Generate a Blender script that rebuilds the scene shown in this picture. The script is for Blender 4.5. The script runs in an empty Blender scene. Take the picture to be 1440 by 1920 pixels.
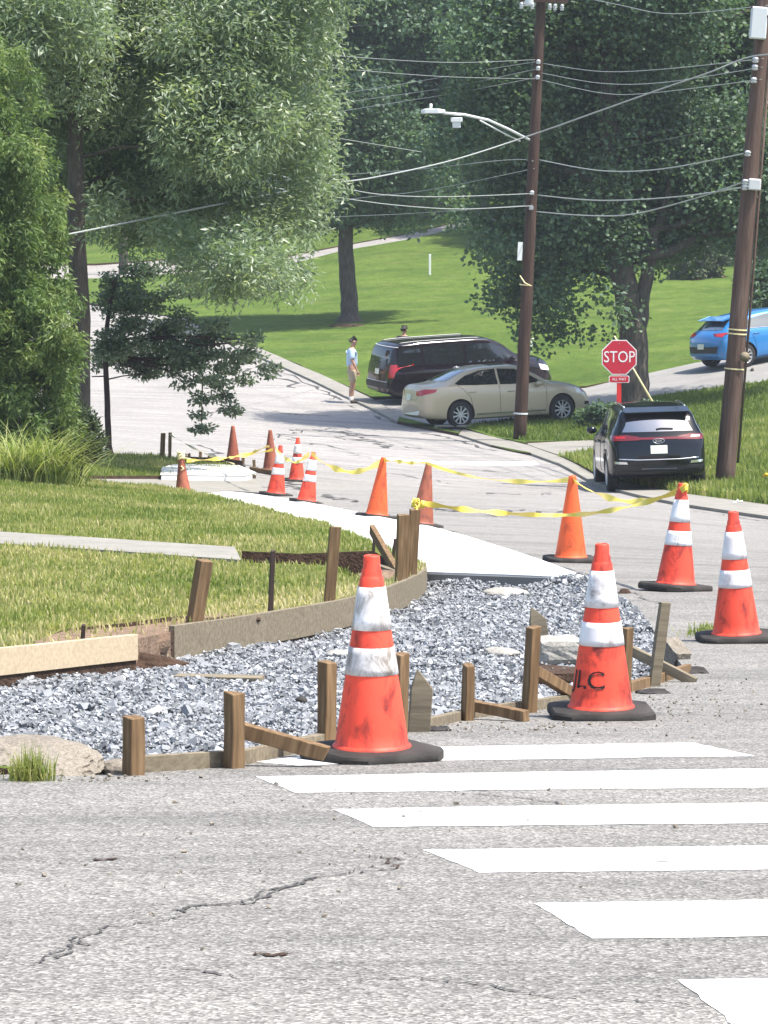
import bpy, bmesh, math, random
import numpy as np
from mathutils import Vector, Matrix, Euler, Quaternion
from mathutils.geometry import delaunay_2d_cdt
from mathutils.bvhtree import BVHTree
rad = math.radians
rng = np.random.default_rng(7)
random.seed(7)
scene = bpy.context.scene
COL = scene.collection

# ------------------------------------------------------------------ camera
F = 6770.0                      # focal length in pixels of a 1440 wide picture
PITCH = math.atan(660 / 6770)
CZ = 8.0
cam_d = bpy.data.cameras.new('camera')
cam_d.sensor_fit = 'HORIZONTAL'; cam_d.sensor_width = 36.0; cam_d.lens = 36.0 * F / 1440.0
cam_d.clip_start = 0.5; cam_d.clip_end = 2000
cam = bpy.data.objects.new('camera', cam_d); COL.objects.link(cam)
cam.location = (0, 0, CZ); cam.rotation_euler = (math.pi / 2 - PITCH, 0, 0)
scene.camera = cam

# ------------------------------------------------------------------ sky, sun, exposure
SUN_EL, SUN_AZ = 64.0, 112.0     # azimuth: degrees to the right of the view direction (+Y)
world = bpy.data.worlds.new('World'); scene.world = world; world.use_nodes = True
wn = world.node_tree; wn.nodes.clear()
sky = wn.nodes.new('ShaderNodeTexSky'); sky.sky_type = 'NISHITA'; sky.sun_disc = False
sky.sun_elevation = rad(SUN_EL); sky.sun_rotation = rad(SUN_AZ)
sky.air_density = 1.0; sky.dust_density = 2.0; sky.ozone_density = 1.0
bg = wn.nodes.new('ShaderNodeBackground'); bg.inputs['Strength'].default_value = 0.15
wo = wn.nodes.new('ShaderNodeOutputWorld')
wn.links.new(sky.outputs[0], bg.inputs[0]); wn.links.new(bg.outputs[0], wo.inputs[0])
sun_d = bpy.data.lights.new('sun', 'SUN'); sun_d.energy = 4.2; sun_d.angle = rad(0.6); sun_d.color = (1.0, 0.95, 0.87)
sun = bpy.data.objects.new('sun', sun_d); COL.objects.link(sun)
sd = Vector((math.sin(rad(SUN_AZ)) * math.cos(rad(SUN_EL)), math.cos(rad(SUN_AZ)) * math.cos(rad(SUN_EL)), math.sin(rad(SUN_EL))))
sun.rotation_euler = sd.to_track_quat('Z', 'Y').to_euler(); sun.location = sd * 200
vs = scene.view_settings
vs.view_transform = 'Standard'; vs.look = 'None'; vs.gamma = 1.0; vs.exposure = 1.05; vs.use_curve_mapping = False
scene.cycles.max_bounces = 6; scene.cycles.diffuse_bounces = 3; scene.cycles.transmission_bounces = 4
scene.cycles.transparent_max_bounces = 4; scene.cycles.use_denoising = True
scene.cycles.caustics_reflective = False; scene.cycles.caustics_refractive = False

# ------------------------------------------------------------------ terrain: height through surveyed points
cp_, sp_ = math.cos(PITCH), math.sin(PITCH)
def ray(px, py):
    a = (np.asarray(px, float) - 720) / F; b = -(np.asarray(py, float) - 960) / F
    return np.stack([a, cp_ + b * sp_, -sp_ + b * cp_], -1)
def P(px, py, Y):
    d = ray(px, py); t = Y / d[1]
    return Vector((d[0] * t, Y, CZ + d[2] * t))
CTRL = []
for py in (1920, 1750, 1600, 1500, 1430, 1350):
    for px in (-500, 0, 450, 900, 1440, 1900): CTRL.append((px, py, 6430 / (py - 900)))
CTRL += [(1380,1200,20.3),(1800,1200,20.3),(1268,1112,24.8),(1070,1057,30),(950,1082,27.5),(708,975,42),(790,992,38.7),(520,932,50),(575,946,48),(340,930,52),
(0,1250,17.8),(-400,1250,17.5),(350,1205,20.2),(550,1150,23.5),(0,1020,31),(-400,1020,29),(300,1050,29),(0,920,45),(-400,920,42),(300,960,42),(200,860,60),(-300,850,56),
(300,860,61),(300,750,96),(-200,740,96),(250,690,108),(400,620,124),(250,590,136),(0,600,132),(-300,600,130),(460,655,115),(600,712,104),(655,755,98.5),
(850,865,75),(1060,870,72),(1110,905,66),(1210,922,63),(1440,968,54),(1850,990,50),(973,826,84),(1120,835,79),(1360,912,63.5),(1160,848,80),
(857,802,91),(1050,775,94),(1200,740,96),(1440,705,96),(1370,680,99),(1800,640,98),(1440,850,70),(1300,795,84),(1800,840,66),(720,748,99),(1010,700,104),
(655,612,125),(900,600,124),(1300,620,114),(740,470,160),(1300,530,140),(1800,500,140),(700,437,172),(860,425,172),(250,500,165),(250,450,182),(-300,470,170),(480,560,140),
(720,330,205),(200,330,220),(1400,390,185),(1900,350,190),(720,150,270),(-400,150,270),(1900,150,270),
(760,700,104),(500,800,84),(500,880,62),(150,800,80),(700,900,62),(900,930,50)]
_C = np.array(CTRL, float)
_d = ray(_C[:, 0], _C[:, 1]); _P = _d * (_C[:, 2] / _d[:, 1])[:, None]; _P[:, 2] += CZ
def _warp(X, Y):
    Yc = np.maximum(Y, -4); return np.stack([4.8 * np.asarray(X) / (Yc + 10), np.log(Yc + 10) * 2.2], -1)
_Q = _warp(_P[:, 0], _P[:, 1]); _n = len(_Q)
def _tps(r2): return 0.5 * r2 * np.log(r2 + 1e-9)
_A = np.zeros((_n + 3, _n + 3)); _A[:_n, :_n] = _tps(((_Q[:, None] - _Q[None]) ** 2).sum(-1)) + np.eye(_n) * 0.02
_A[:_n, _n] = 1; _A[:_n, _n + 1:] = _Q; _A[_n, :_n] = 1; _A[_n + 1:, :_n] = _Q.T
_W = np.linalg.solve(_A, np.r_[_P[:, 2], 0, 0, 0])
def T(X, Y):
    X = np.asarray(X, float); Y = np.asarray(Y, float); q = _warp(X.ravel(), Y.ravel()); o = np.empty(len(q))
    for i in range(0, len(q), 20000):
        qq = q[i:i + 20000]
        o[i:i + 20000] = _tps(((qq[:, None] - _Q[None]) ** 2).sum(-1)) @ _W[:_n] + _W[_n] + qq @ _W[_n + 1:]
    return o.reshape(X.shape)
def Tz(x, y): return float(T(np.array([x]), np.array([y]))[0])
_ys = np.exp(np.linspace(math.log(4), math.log(420), 500))
def hit(px, py, off=0.0):
    d = ray(px, py); s = _ys / d[1]; X = d[0] * s; Z = CZ + d[2] * s; g = T(X, _ys) + off - Z
    i = int(np.argmax(g > 0))
    if i == 0: return Vector((X[-1], _ys[-1], Z[-1]))
    lo, hi = _ys[i - 1], _ys[i]
    f = g[i - 1] / (g[i - 1] - g[i]); y = lo + f * (hi - lo); t = y / d[1]
    return Vector((d[0] * t, y, CZ + d[2] * t))
def normal(x, y, e=0.4):
    return Vector((Tz(x - e, y) - Tz(x + e, y), Tz(x, y - e) - Tz(x, y + e), 2 * e)).normalized()

# ------------------------------------------------------------------ materials
MATS = {}
def _mat(name):
    m = bpy.data.materials.new(name); m.use_nodes = True; MATS[name] = m
    nt = m.node_tree; b = nt.nodes['Principled BSDF']
    return m, nt, b
def _coord(nt, mode, scale=(1, 1, 1)):
    if mode == 'pos':
        g = nt.nodes.new('ShaderNodeNewGeometry'); out = g.outputs['Position']
    else:
        g = nt.nodes.new('ShaderNodeTexCoord'); out = g.outputs['Object']
    mp = nt.nodes.new('ShaderNodeMapping'); mp.inputs['Scale'].default_value = scale
    nt.links.new(out, mp.inputs['Vector']); return mp.outputs[0]
def _noise(nt, vec, scale, detail=4, rough=0.55, dist=0.0):
    n = nt.nodes.new('ShaderNodeTexNoise'); n.inputs['Scale'].default_value = scale; n.inputs['Detail'].default_value = detail
    n.inputs['Roughness'].default_value = rough; n.inputs['Distortion'].default_value = dist
    nt.links.new(vec, n.inputs['Vector']); return n.outputs['Fac']
def _ramp(nt, fac, stops):
    r = nt.nodes.new('ShaderNodeValToRGB'); e = r.color_ramp.elements
    while len(e) < len(stops): e.new(0.5)
    for k, (p, c) in enumerate(stops):
        e[k].position = p; e[k].color = (c[0], c[1], c[2], 1) if not isinstance(c, (int, float)) else (c, c, c, 1)
    nt.links.new(fac, r.inputs[0]); return r.outputs[0]
def _mix(nt, fac, a, b, mode='MIX'):
    m = nt.nodes.new('ShaderNodeMix'); m.data_type = 'RGBA'; m.blend_type = mode
    for s, v in ((m.inputs[0], fac), (m.inputs[6], a), (m.inputs[7], b)):
        if isinstance(v, (int, float)): s.default_value = v
        elif isinstance(v, tuple): s.default_value = (v[0], v[1], v[2], 1)
        else: nt.links.new(v, s)
    return m.outputs[2]
def _bump(nt, b, h, strength, dist):
    bp = nt.nodes.new('ShaderNodeBump'); bp.inputs['Strength'].default_value = strength; bp.inputs['Distance'].default_value = dist
    nt.links.new(h, bp.inputs['Height']); nt.links.new(bp.outputs[0], b.inputs['Normal'])
def simple(name, c, rough=0.6, metal=0.0, spec=0.5, coat=0.0, emit=None):
    m, nt, b = _mat(name); b.inputs['Base Color'].default_value = (*c, 1); b.inputs['Roughness'].default_value = rough
    b.inputs['Metallic'].default_value = metal; b.inputs['Specular IOR Level'].default_value = spec
    b.inputs['Coat Weight'].default_value = coat; b.inputs['Coat Roughness'].default_value = 0.03
    return m
def mottled(name, stops, scale=8, detail=5, mode='obj', stretch=(1, 1, 1), rough=0.8, bump=0.3, bd=0.004, bscale=None, spec=0.3, fine=None, dist=0.0, nrough=0.6):
    """noise-coloured surface with a matching fine relief"""
    m, nt, b = _mat(name); v = _coord(nt, mode, stretch)
    c = _ramp(nt, _noise(nt, v, scale, detail, nrough, dist), stops)
    if fine:
        f = _ramp(nt, _noise(nt, v, fine[0], 2, 0.6), [(0.35, fine[1]), (0.65, fine[2])])
        c = _mix(nt, 1.0, c, f, 'MULTIPLY')
    nt.links.new(c, b.inputs['Base Color']); b.inputs['Roughness'].default_value = rough; b.inputs['Specular IOR Level'].default_value = spec
    if bump: _bump(nt, b, _noise(nt, v, bscale or scale * 4, 4), bump, bd)
    return m

def asphalt_mat():
    m, nt, b = _mat('asphalt'); v = _coord(nt, 'pos')
    vo = nt.nodes.new('ShaderNodeTexVoronoi'); vo.inputs['Scale'].default_value = 125; nt.links.new(v, vo.inputs['Vector'])
    sep = nt.nodes.new('ShaderNodeSeparateColor'); nt.links.new(vo.outputs['Color'], sep.inputs[0])
    c = _ramp(nt, sep.outputs[0], [(0.0, (0.095, 0.091, 0.085)), (0.3, (0.165, 0.159, 0.149)), (0.7, (0.228, 0.221, 0.208)), (1.0, (0.36, 0.35, 0.325))])
    v2 = _coord(nt, 'pos', (0.25, 1.2, 1))
    c = _mix(nt, 1.0, c, _ramp(nt, _noise(nt, v2, 1.6, 6, 0.65), [(0.3, (0.72, 0.72, 0.72)), (0.52, (1.0, 0.99, 0.98)), (0.8, (1.24, 1.22, 1.19))]), 'MULTIPLY')
    c = _mix(nt, 1.0, c, _ramp(nt, _noise(nt, v, 9, 5, 0.7), [(0.3, (0.86, 0.86, 0.86)), (0.7, (1.1, 1.1, 1.1))]), 'MULTIPLY')
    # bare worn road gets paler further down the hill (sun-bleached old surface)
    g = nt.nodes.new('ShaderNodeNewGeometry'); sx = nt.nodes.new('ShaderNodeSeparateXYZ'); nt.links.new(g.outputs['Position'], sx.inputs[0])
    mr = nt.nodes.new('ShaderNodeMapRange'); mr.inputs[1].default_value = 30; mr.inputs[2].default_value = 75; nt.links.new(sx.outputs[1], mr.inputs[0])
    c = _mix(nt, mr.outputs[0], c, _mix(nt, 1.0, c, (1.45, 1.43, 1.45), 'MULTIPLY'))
    nt.links.new(c, b.inputs['Base Color']); b.inputs['Roughness'].default_value = 0.92; b.inputs['Specular IOR Level'].default_value = 0.15
    _bump(nt, b, vo.outputs['Distance'], 0.55, 0.006)
    return m
asphalt_mat()
mottled('paint_white', [(0.34, (0.20, 0.20, 0.19)), (0.41, (0.50, 0.50, 0.48)), (0.48, (0.68, 0.68, 0.66)), (0.6, (0.74, 0.74, 0.72))], 14, 9, 'pos', (0.35, 1.6, 1), rough=0.7, bump=0.4, bscale=90, bd=0.003)
mottled('concrete_new', [(0.3, (0.60, 0.59, 0.56)), (0.7, (0.72, 0.71, 0.68))], 1.5, 6, 'pos', rough=0.85, bump=0.2, bscale=60, fine=(70, (0.9, 0.9, 0.9), (1.05, 1.05, 1.05)))
mottled('concrete_old', [(0.25, (0.20, 0.188, 0.162)), (0.75, (0.30, 0.283, 0.25))], 2.2, 7, 'pos', rough=0.9, bump=0.3, bscale=50, fine=(40, (0.85, 0.85, 0.85), (1.08, 1.08, 1.08)))
mottled('driveway', [(0.25, (0.21, 0.203, 0.188)), (0.75, (0.29, 0.28, 0.262))], 1.2, 7, 'pos', rough=0.9, bump=0.3, bscale=40, fine=(30, (0.85, 0.85, 0.85), (1.08, 1.08, 1.08)))
mottled('concrete_chunk', [(0.25, (0.26, 0.245, 0.21)), (0.75, (0.42, 0.40, 0.36))], 9, 7, 'obj', rough=0.95, bump=0.8, bscale=40, bd=0.01, fine=(80, (0.75, 0.75, 0.75), (1.1, 1.1, 1.1)))
mottled('sand', [(0.25, (0.17, 0.148, 0.118)), (0.75, (0.29, 0.255, 0.208))], 5, 7, 'pos', rough=0.95, bump=0.8, bscale=70, bd=0.006, fine=(90, (0.7, 0.7, 0.7), (1.15, 1.15, 1.15)))
mottled('soil', [(0.25, (0.028, 0.016, 0.010)), (0.7, (0.085, 0.05, 0.032))], 12, 7, 'pos', rough=0.98, bump=1.0, bscale=45, bd=0.02)
mottled('gravel_base', [(0.3, (0.085, 0.088, 0.092)), (0.7, (0.18, 0.184, 0.19))], 45, 4, 'pos', rough=0.95, bump=1.0, bscale=50, bd=0.02)
def lawn_mat(name, dark, mid, light, dry):
    m, nt, b = _mat(name); v = _coord(nt, 'pos')
    c = _ramp(nt, _noise(nt, v, 0.35, 6, 0.6), [(0.3, dark), (0.5, mid), (0.72, light)])
    v3 = _coord(nt, 'pos', (1, 0.35, 1))
    c = _mix(nt, 1.0, c, _ramp(nt, _noise(nt, v3, 16, 4, 0.7), [(0.3, (0.72, 0.74, 0.7)), (0.7, (1.25, 1.22, 1.2))]), 'MULTIPLY')
    c = _mix(nt, 1.0, c, _ramp(nt, _noise(nt, v3, 2.6, 6, 0.7), [(0.3, (0.74, 0.78, 0.72)), (0.7, (1.24, 1.18, 1.2))]), 'MULTIPLY')
    c = _mix(nt, _ramp(nt, _noise(nt, v, 0.9, 5, 0.65), [(0.54, 0.0), (0.72, 0.6)]), c, dry)
    nt.links.new(c, b.inputs['Base Color']); b.inputs['Roughness'].default_value = 0.95; b.inputs['Specular IOR Level'].default_value = 0.1
    _bump(nt, b, _noise(nt, v, 22, 5, 0.7), 0.9, 0.05)
    return m
lawn_mat('lawn_far', (0.060, 0.105, 0.020), (0.088, 0.142, 0.026), (0.115, 0.172, 0.034), (0.16, 0.17, 0.055))
lawn_mat('lawn_near', (0.085, 0.105, 0.028), (0.13, 0.15, 0.04), (0.19, 0.19, 0.065), (0.30, 0.25, 0.13))
def tone_mat(name, stops, transl=0.35, rough=0.55, spec=0.35, attr='tone'):
    """leaf-like faces: colour by the face's own tone, part of the light passes through"""
    m, nt, b = _mat(name); a = nt.nodes.new('ShaderNodeAttribute'); a.attribute_name = attr
    c = _ramp(nt, a.outputs['Fac'], stops); nt.links.new(c, b.inputs['Base Color'])
    b.inputs['Roughness'].default_value = rough; b.inputs['Specular IOR Level'].default_value = spec
    if transl:
        tr = nt.nodes.new('ShaderNodeBsdfTranslucent'); mx = nt.nodes.new('ShaderNodeMixShader'); mx.inputs[0].default_value = transl
        c2 = _mix(nt, 1.0, c, (1.35, 1.45, 0.75), 'MULTIPLY'); nt.links.new(c2, tr.inputs[0])
        nt.links.new(b.outputs[0], mx.inputs[1]); nt.links.new(tr.outputs[0], mx.inputs[2])
        nt.links.new(mx.outputs[0], nt.nodes['Material Output'].inputs[0])
    return m
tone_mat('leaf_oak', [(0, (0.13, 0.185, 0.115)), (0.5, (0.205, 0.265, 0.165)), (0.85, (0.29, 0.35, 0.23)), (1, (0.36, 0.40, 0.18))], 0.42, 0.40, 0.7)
tone_mat('leaf_conifer', [(0, (0.068, 0.118, 0.036)), (0.5, (0.128, 0.19, 0.058)), (1, (0.25, 0.295, 0.10))], 0.35, 0.6)
tone_mat('leaf_young', [(0, (0.075, 0.11, 0.068)), (0.6, (0.15, 0.20, 0.118)), (1, (0.28, 0.33, 0.20))], 0.22, 0.45, 0.5)
tone_mat('leaf_juniper', [(0, (0.025, 0.045, 0.018)), (1, (0.07, 0.10, 0.04))], 0.2, 0.6)
tone_mat('leaf_dark', [(0, (0.055, 0.098, 0.062)), (0.5, (0.095, 0.155, 0.092)), (1, (0.16, 0.235, 0.12))], 0.33, 0.5, 0.4)
tone_mat('leaf_wood', [(0, (0.052, 0.096, 0.062)), (0.5, (0.090, 0.150, 0.092)), (1, (0.155, 0.23, 0.12))], 0.28, 0.5, 0.4)
tone_mat('leaf_shrub', [(0, (0.05, 0.07, 0.04)), (0.7, (0.09, 0.12, 0.06)), (0.9, (0.14, 0.15, 0.08)), (1, (0.45, 0.12, 0.10))], 0.2)
tone_mat('grass_blade', [(0, (0.085, 0.13, 0.024)), (0.4, (0.175, 0.225, 0.055)), (0.6, (0.28, 0.295, 0.095)), (0.8, (0.42, 0.38, 0.18)), (1, (0.55, 0.47, 0.28))], 0.42, 0.6, 0.3)
tone_mat('grass_tall', [(0, (0.14, 0.19, 0.045)), (0.6, (0.26, 0.31, 0.085)), (1, (0.48, 0.48, 0.22))], 0.35, 0.5, 0.4)
tone_mat('stone', [(0, (0.075, 0.08, 0.086)), (0.25, (0.16, 0.167, 0.175)), (0.6, (0.26, 0.27, 0.282)), (0.9, (0.38, 0.39, 0.40)), (1, (0.55, 0.54, 0.51))], 0, 0.85, 0.3)
mottled('wood_stake', [(0.25, (0.075, 0.045, 0.022)), (0.5, (0.17, 0.105, 0.052)), (0.8, (0.30, 0.20, 0.11))], 3.0, 7, 'obj', (14, 14, 1.2), rough=0.85, bump=0.5, bscale=6, bd=0.004)
mottled('wood_grey', [(0.25, (0.11, 0.088, 0.060)), (0.6, (0.215, 0.18, 0.125)), (0.85, (0.31, 0.265, 0.19))], 3.0, 7, 'obj', (1.2, 14, 14), rough=0.88, bump=0.4, bscale=6, bd=0.003)
mottled('wood_new', [(0.3, (0.40, 0.315, 0.205)), (0.7, (0.54, 0.445, 0.31))], 3.0, 6, 'obj', (1.2, 16, 16), rough=0.8, bump=0.3, bscale=6, bd=0.002)
mottled('pole_wood', [(0.25, (0.022, 0.013, 0.010)), (0.55, (0.060, 0.033, 0.024)), (0.85, (0.125, 0.075, 0.058))], 2.5, 7, 'obj', (7, 7, 0.5), rough=0.9, bump=0.7, bscale=8, bd=0.02)
mottled('pole_wood_grey', [(0.25, (0.055, 0.034, 0.026)), (0.55, (0.12, 0.076, 0.060)), (0.85, (0.21, 0.155, 0.13))], 2.5, 7, 'obj', (7, 7, 0.5), rough=0.9, bump=0.7, bscale=8, bd=0.02)
mottled('bark', [(0.25, (0.045, 0.037, 0.032)), (0.7, (0.13, 0.108, 0.092))], 2.5, 7, 'obj', (6, 6, 1.2), rough=0.95, bump=1.0, bscale=9, bd=0.03)
mottled('bark_young', [(0.25, (0.03, 0.018, 0.018)), (0.7, (0.075, 0.045, 0.045))], 3, 6, 'obj', (8, 8, 1), rough=0.9, bump=0.7, bscale=9, bd=0.01)
def cone_mat(name, c, dirt, lo, hi):
    m, nt, b = _mat(name); v = _coord(nt, 'obj', (1, 1, 0.55)); oi = nt.nodes.new('ShaderNodeObjectInfo')
    ad = nt.nodes.new('ShaderNodeVectorMath'); ad.operation = 'ADD'; sc = nt.nodes.new('ShaderNodeVectorMath'); sc.operation = 'SCALE'; sc.inputs['Scale'].default_value = 13.0
    cb = nt.nodes.new('ShaderNodeCombineXYZ'); nt.links.new(oi.outputs['Random'], cb.inputs[0]); nt.links.new(oi.outputs['Random'], cb.inputs[2])
    nt.links.new(cb.outputs[0], sc.inputs[0]); nt.links.new(v, ad.inputs[0]); nt.links.new(sc.outputs[0], ad.inputs[1])
    n = _noise(nt, ad.outputs[0], 11, 8, 0.72, 0.6)
    col = _mix(nt, _ramp(nt, n, [(lo, 1.0), (hi, 0.0)]), c, dirt)
    n2 = _noise(nt, ad.outputs[0], 4, 4, 0.6)
    col = _mix(nt, 1.0, col, _ramp(nt, n2, [(0.3, (0.86, 0.8, 0.8)), (0.7, (1.08, 1.12, 1.15))]), 'MULTIPLY')
    nt.links.new(col, b.inputs['Base Color']); b.inputs['Roughness'].default_value = 0.55; b.inputs['Specular IOR Level'].default_value = 0.35
    _bump(nt, b, n2, 0.25, 0.01)
    return m
cone_mat('cone_orange', (0.86, 0.082, 0.042), (0.22, 0.03, 0.022), 0.35, 0.52)
cone_mat('cone_plain', (0.72, 0.115, 0.03), (0.30, 0.05, 0.02), 0.30, 0.48)
cone_mat('cone_faded', (0.33, 0.10, 0.055), (0.12, 0.05, 0.035), 0.32, 0.52)
cone_mat('collar_dirty', (0.78, 0.76, 0.74), (0.24, 0.21, 0.18), 0.38, 0.60)
cone_mat('collar_white', (0.80, 0.79, 0.78), (0.30, 0.27, 0.25), 0.32, 0.50)
mottled('rubber', [(0.3, (0.018, 0.016, 0.015)), (0.65, (0.05, 0.045, 0.04)), (0.85, (0.14, 0.125, 0.11))], 8, 7, 'obj', rough=0.85, bump=0.5, bscale=40, bd=0.004)
simple('edge_face_grey', (0.20, 0.195, 0.18), 0.95)  # grey of the strip added over the sidewalk's edge face
simple('black_ink', (0.02, 0.01, 0.01), 0.7)
simple('tape_yellow', (0.85, 0.66, 0.10), 0.45)
simple('tape_cream', (0.80, 0.70, 0.38), 0.5)
simple('wire_dark', (0.10, 0.10, 0.10), 0.6)
simple('wire_pale', (0.30, 0.32, 0.31), 0.55)
simple('metal_pale', (0.62, 0.64, 0.65), 0.45)
simple('metal_grey', (0.30, 0.31, 0.32), 0.5, 0.4)
simple('plastic_white', (0.75, 0.75, 0.72), 0.5)
simple('porcelain', (0.55, 0.56, 0.57), 0.3)
simple('sign_red', (0.50, 0.012, 0.035), 0.45)
simple('post_red', (0.62, 0.022, 0.02), 0.45)
simple('sign_white', (0.78, 0.77, 0.75), 0.5)
simple('rebar', (0.06, 0.04, 0.032), 0.8, 0.3)
simple('yellow_flower', (0.85, 0.55, 0.03), 0.6)
simple('car_glass', (0.012, 0.014, 0.016), 0.04, 0.0, 0.9)
m_ = simple('car_glass_rear', (0.02, 0.022, 0.026), 0.03, 0.0, 1.0, 1.0); m_.node_tree.nodes['Principled BSDF'].inputs['IOR'].default_value = 2.6
simple('car_glass_pale', (0.10, 0.12, 0.13), 0.05, 0.0, 0.9)
simple('car_black', (0.004, 0.005, 0.009), 0.12, 0.0, 0.35, 0.25)
simple('car_purple', (0.010, 0.005, 0.009), 0.14, 0.1, 0.4, 0.3)
simple('car_champagne', (0.53, 0.435, 0.30), 0.36, 0.15, 0.5, 0.6)
simple('car_blue', (0.018, 0.19, 0.50), 0.3, 0.2, 0.5, 1.0)
simple('car_plastic', (0.014, 0.014, 0.015), 0.6)
simple('car_well', (0.006, 0.006, 0.006), 0.9)
simple('tyre', (0.014, 0.014, 0.014), 0.85)
simple('alloy', (0.60, 0.60, 0.61), 0.35, 0.6)
simple('chrome', (0.75, 0.76, 0.78), 0.15, 0.9)
simple('lamp_red', (0.42, 0.012, 0.015), 0.15, 0.0, 0.6, 0.6)
simple('lamp_clear', (0.85, 0.82, 0.80), 0.12, 0.0, 0.7, 0.6)
simple('lamp_dark_red', (0.14, 0.008, 0.012), 0.12, 0.0, 0.6, 0.6)
simple('plate', (0.72, 0.74, 0.62), 0.5)
simple('skin', (0.42, 0.24, 0.17), 0.6)
simple('hair_dark', (0.018, 0.013, 0.010), 0.7)
simple('shirt_blue', (0.42, 0.56, 0.72), 0.85)
simple('shirt_black', (0.012, 0.012, 0.016), 0.9)
simple('khaki', (0.40, 0.33, 0.23), 0.9)
simple('sock_white', (0.7, 0.7, 0.68), 0.9)
simple('shoe_black', (0.015, 0.014, 0.013), 0.6)

# ------------------------------------------------------------------ mesh helpers
def tag(o, label=None, cat=None, group=None, kind=None):
    if label: o['label'] = label
    if cat: o['category'] = cat
    if group: o['group'] = group
    if kind: o['kind'] = kind
    return o
def empty(name, loc=(0, 0, 0), rot=None):
    o = bpy.data.objects.new(name, None); COL.objects.link(o); o.location = loc; o.empty_display_size = 0.2
    if rot is not None:
        if isinstance(rot, Quaternion): o.rotation_mode = 'QUATERNION'; o.rotation_quaternion = rot
        else: o.rotation_euler = rot
    return o
def npmesh(name, V, Fa, mat, parent=None, smooth=False, tone=None):
    """V (n,3), Fa (m,k) with one k"""
    V = np.asarray(V, np.float32); Fa = np.asarray(Fa, np.int32); m_, k = Fa.shape
    me = bpy.data.meshes.new(name); me.vertices.add(len(V)); me.vertices.foreach_set('co', V.ravel())
    me.loops.add(m_ * k); me.loops.foreach_set('vertex_index', Fa.ravel())
    me.polygons.add(m_); me.polygons.foreach_set('loop_start', np.arange(0, m_ * k, k, dtype=np.int32))
    me.polygons.foreach_set('use_smooth', np.full(m_, smooth))
    if tone is not None:
        a = me.attributes.new('tone', 'FLOAT', 'FACE'); a.data.foreach_set('value', np.asarray(tone, np.float32))
    me.update(calc_edges=True); me.materials.append(MATS[mat])
    o = bpy.data.objects.new(name, me); COL.objects.link(o)
    if parent is not None: o.parent = parent
    return o
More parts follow.
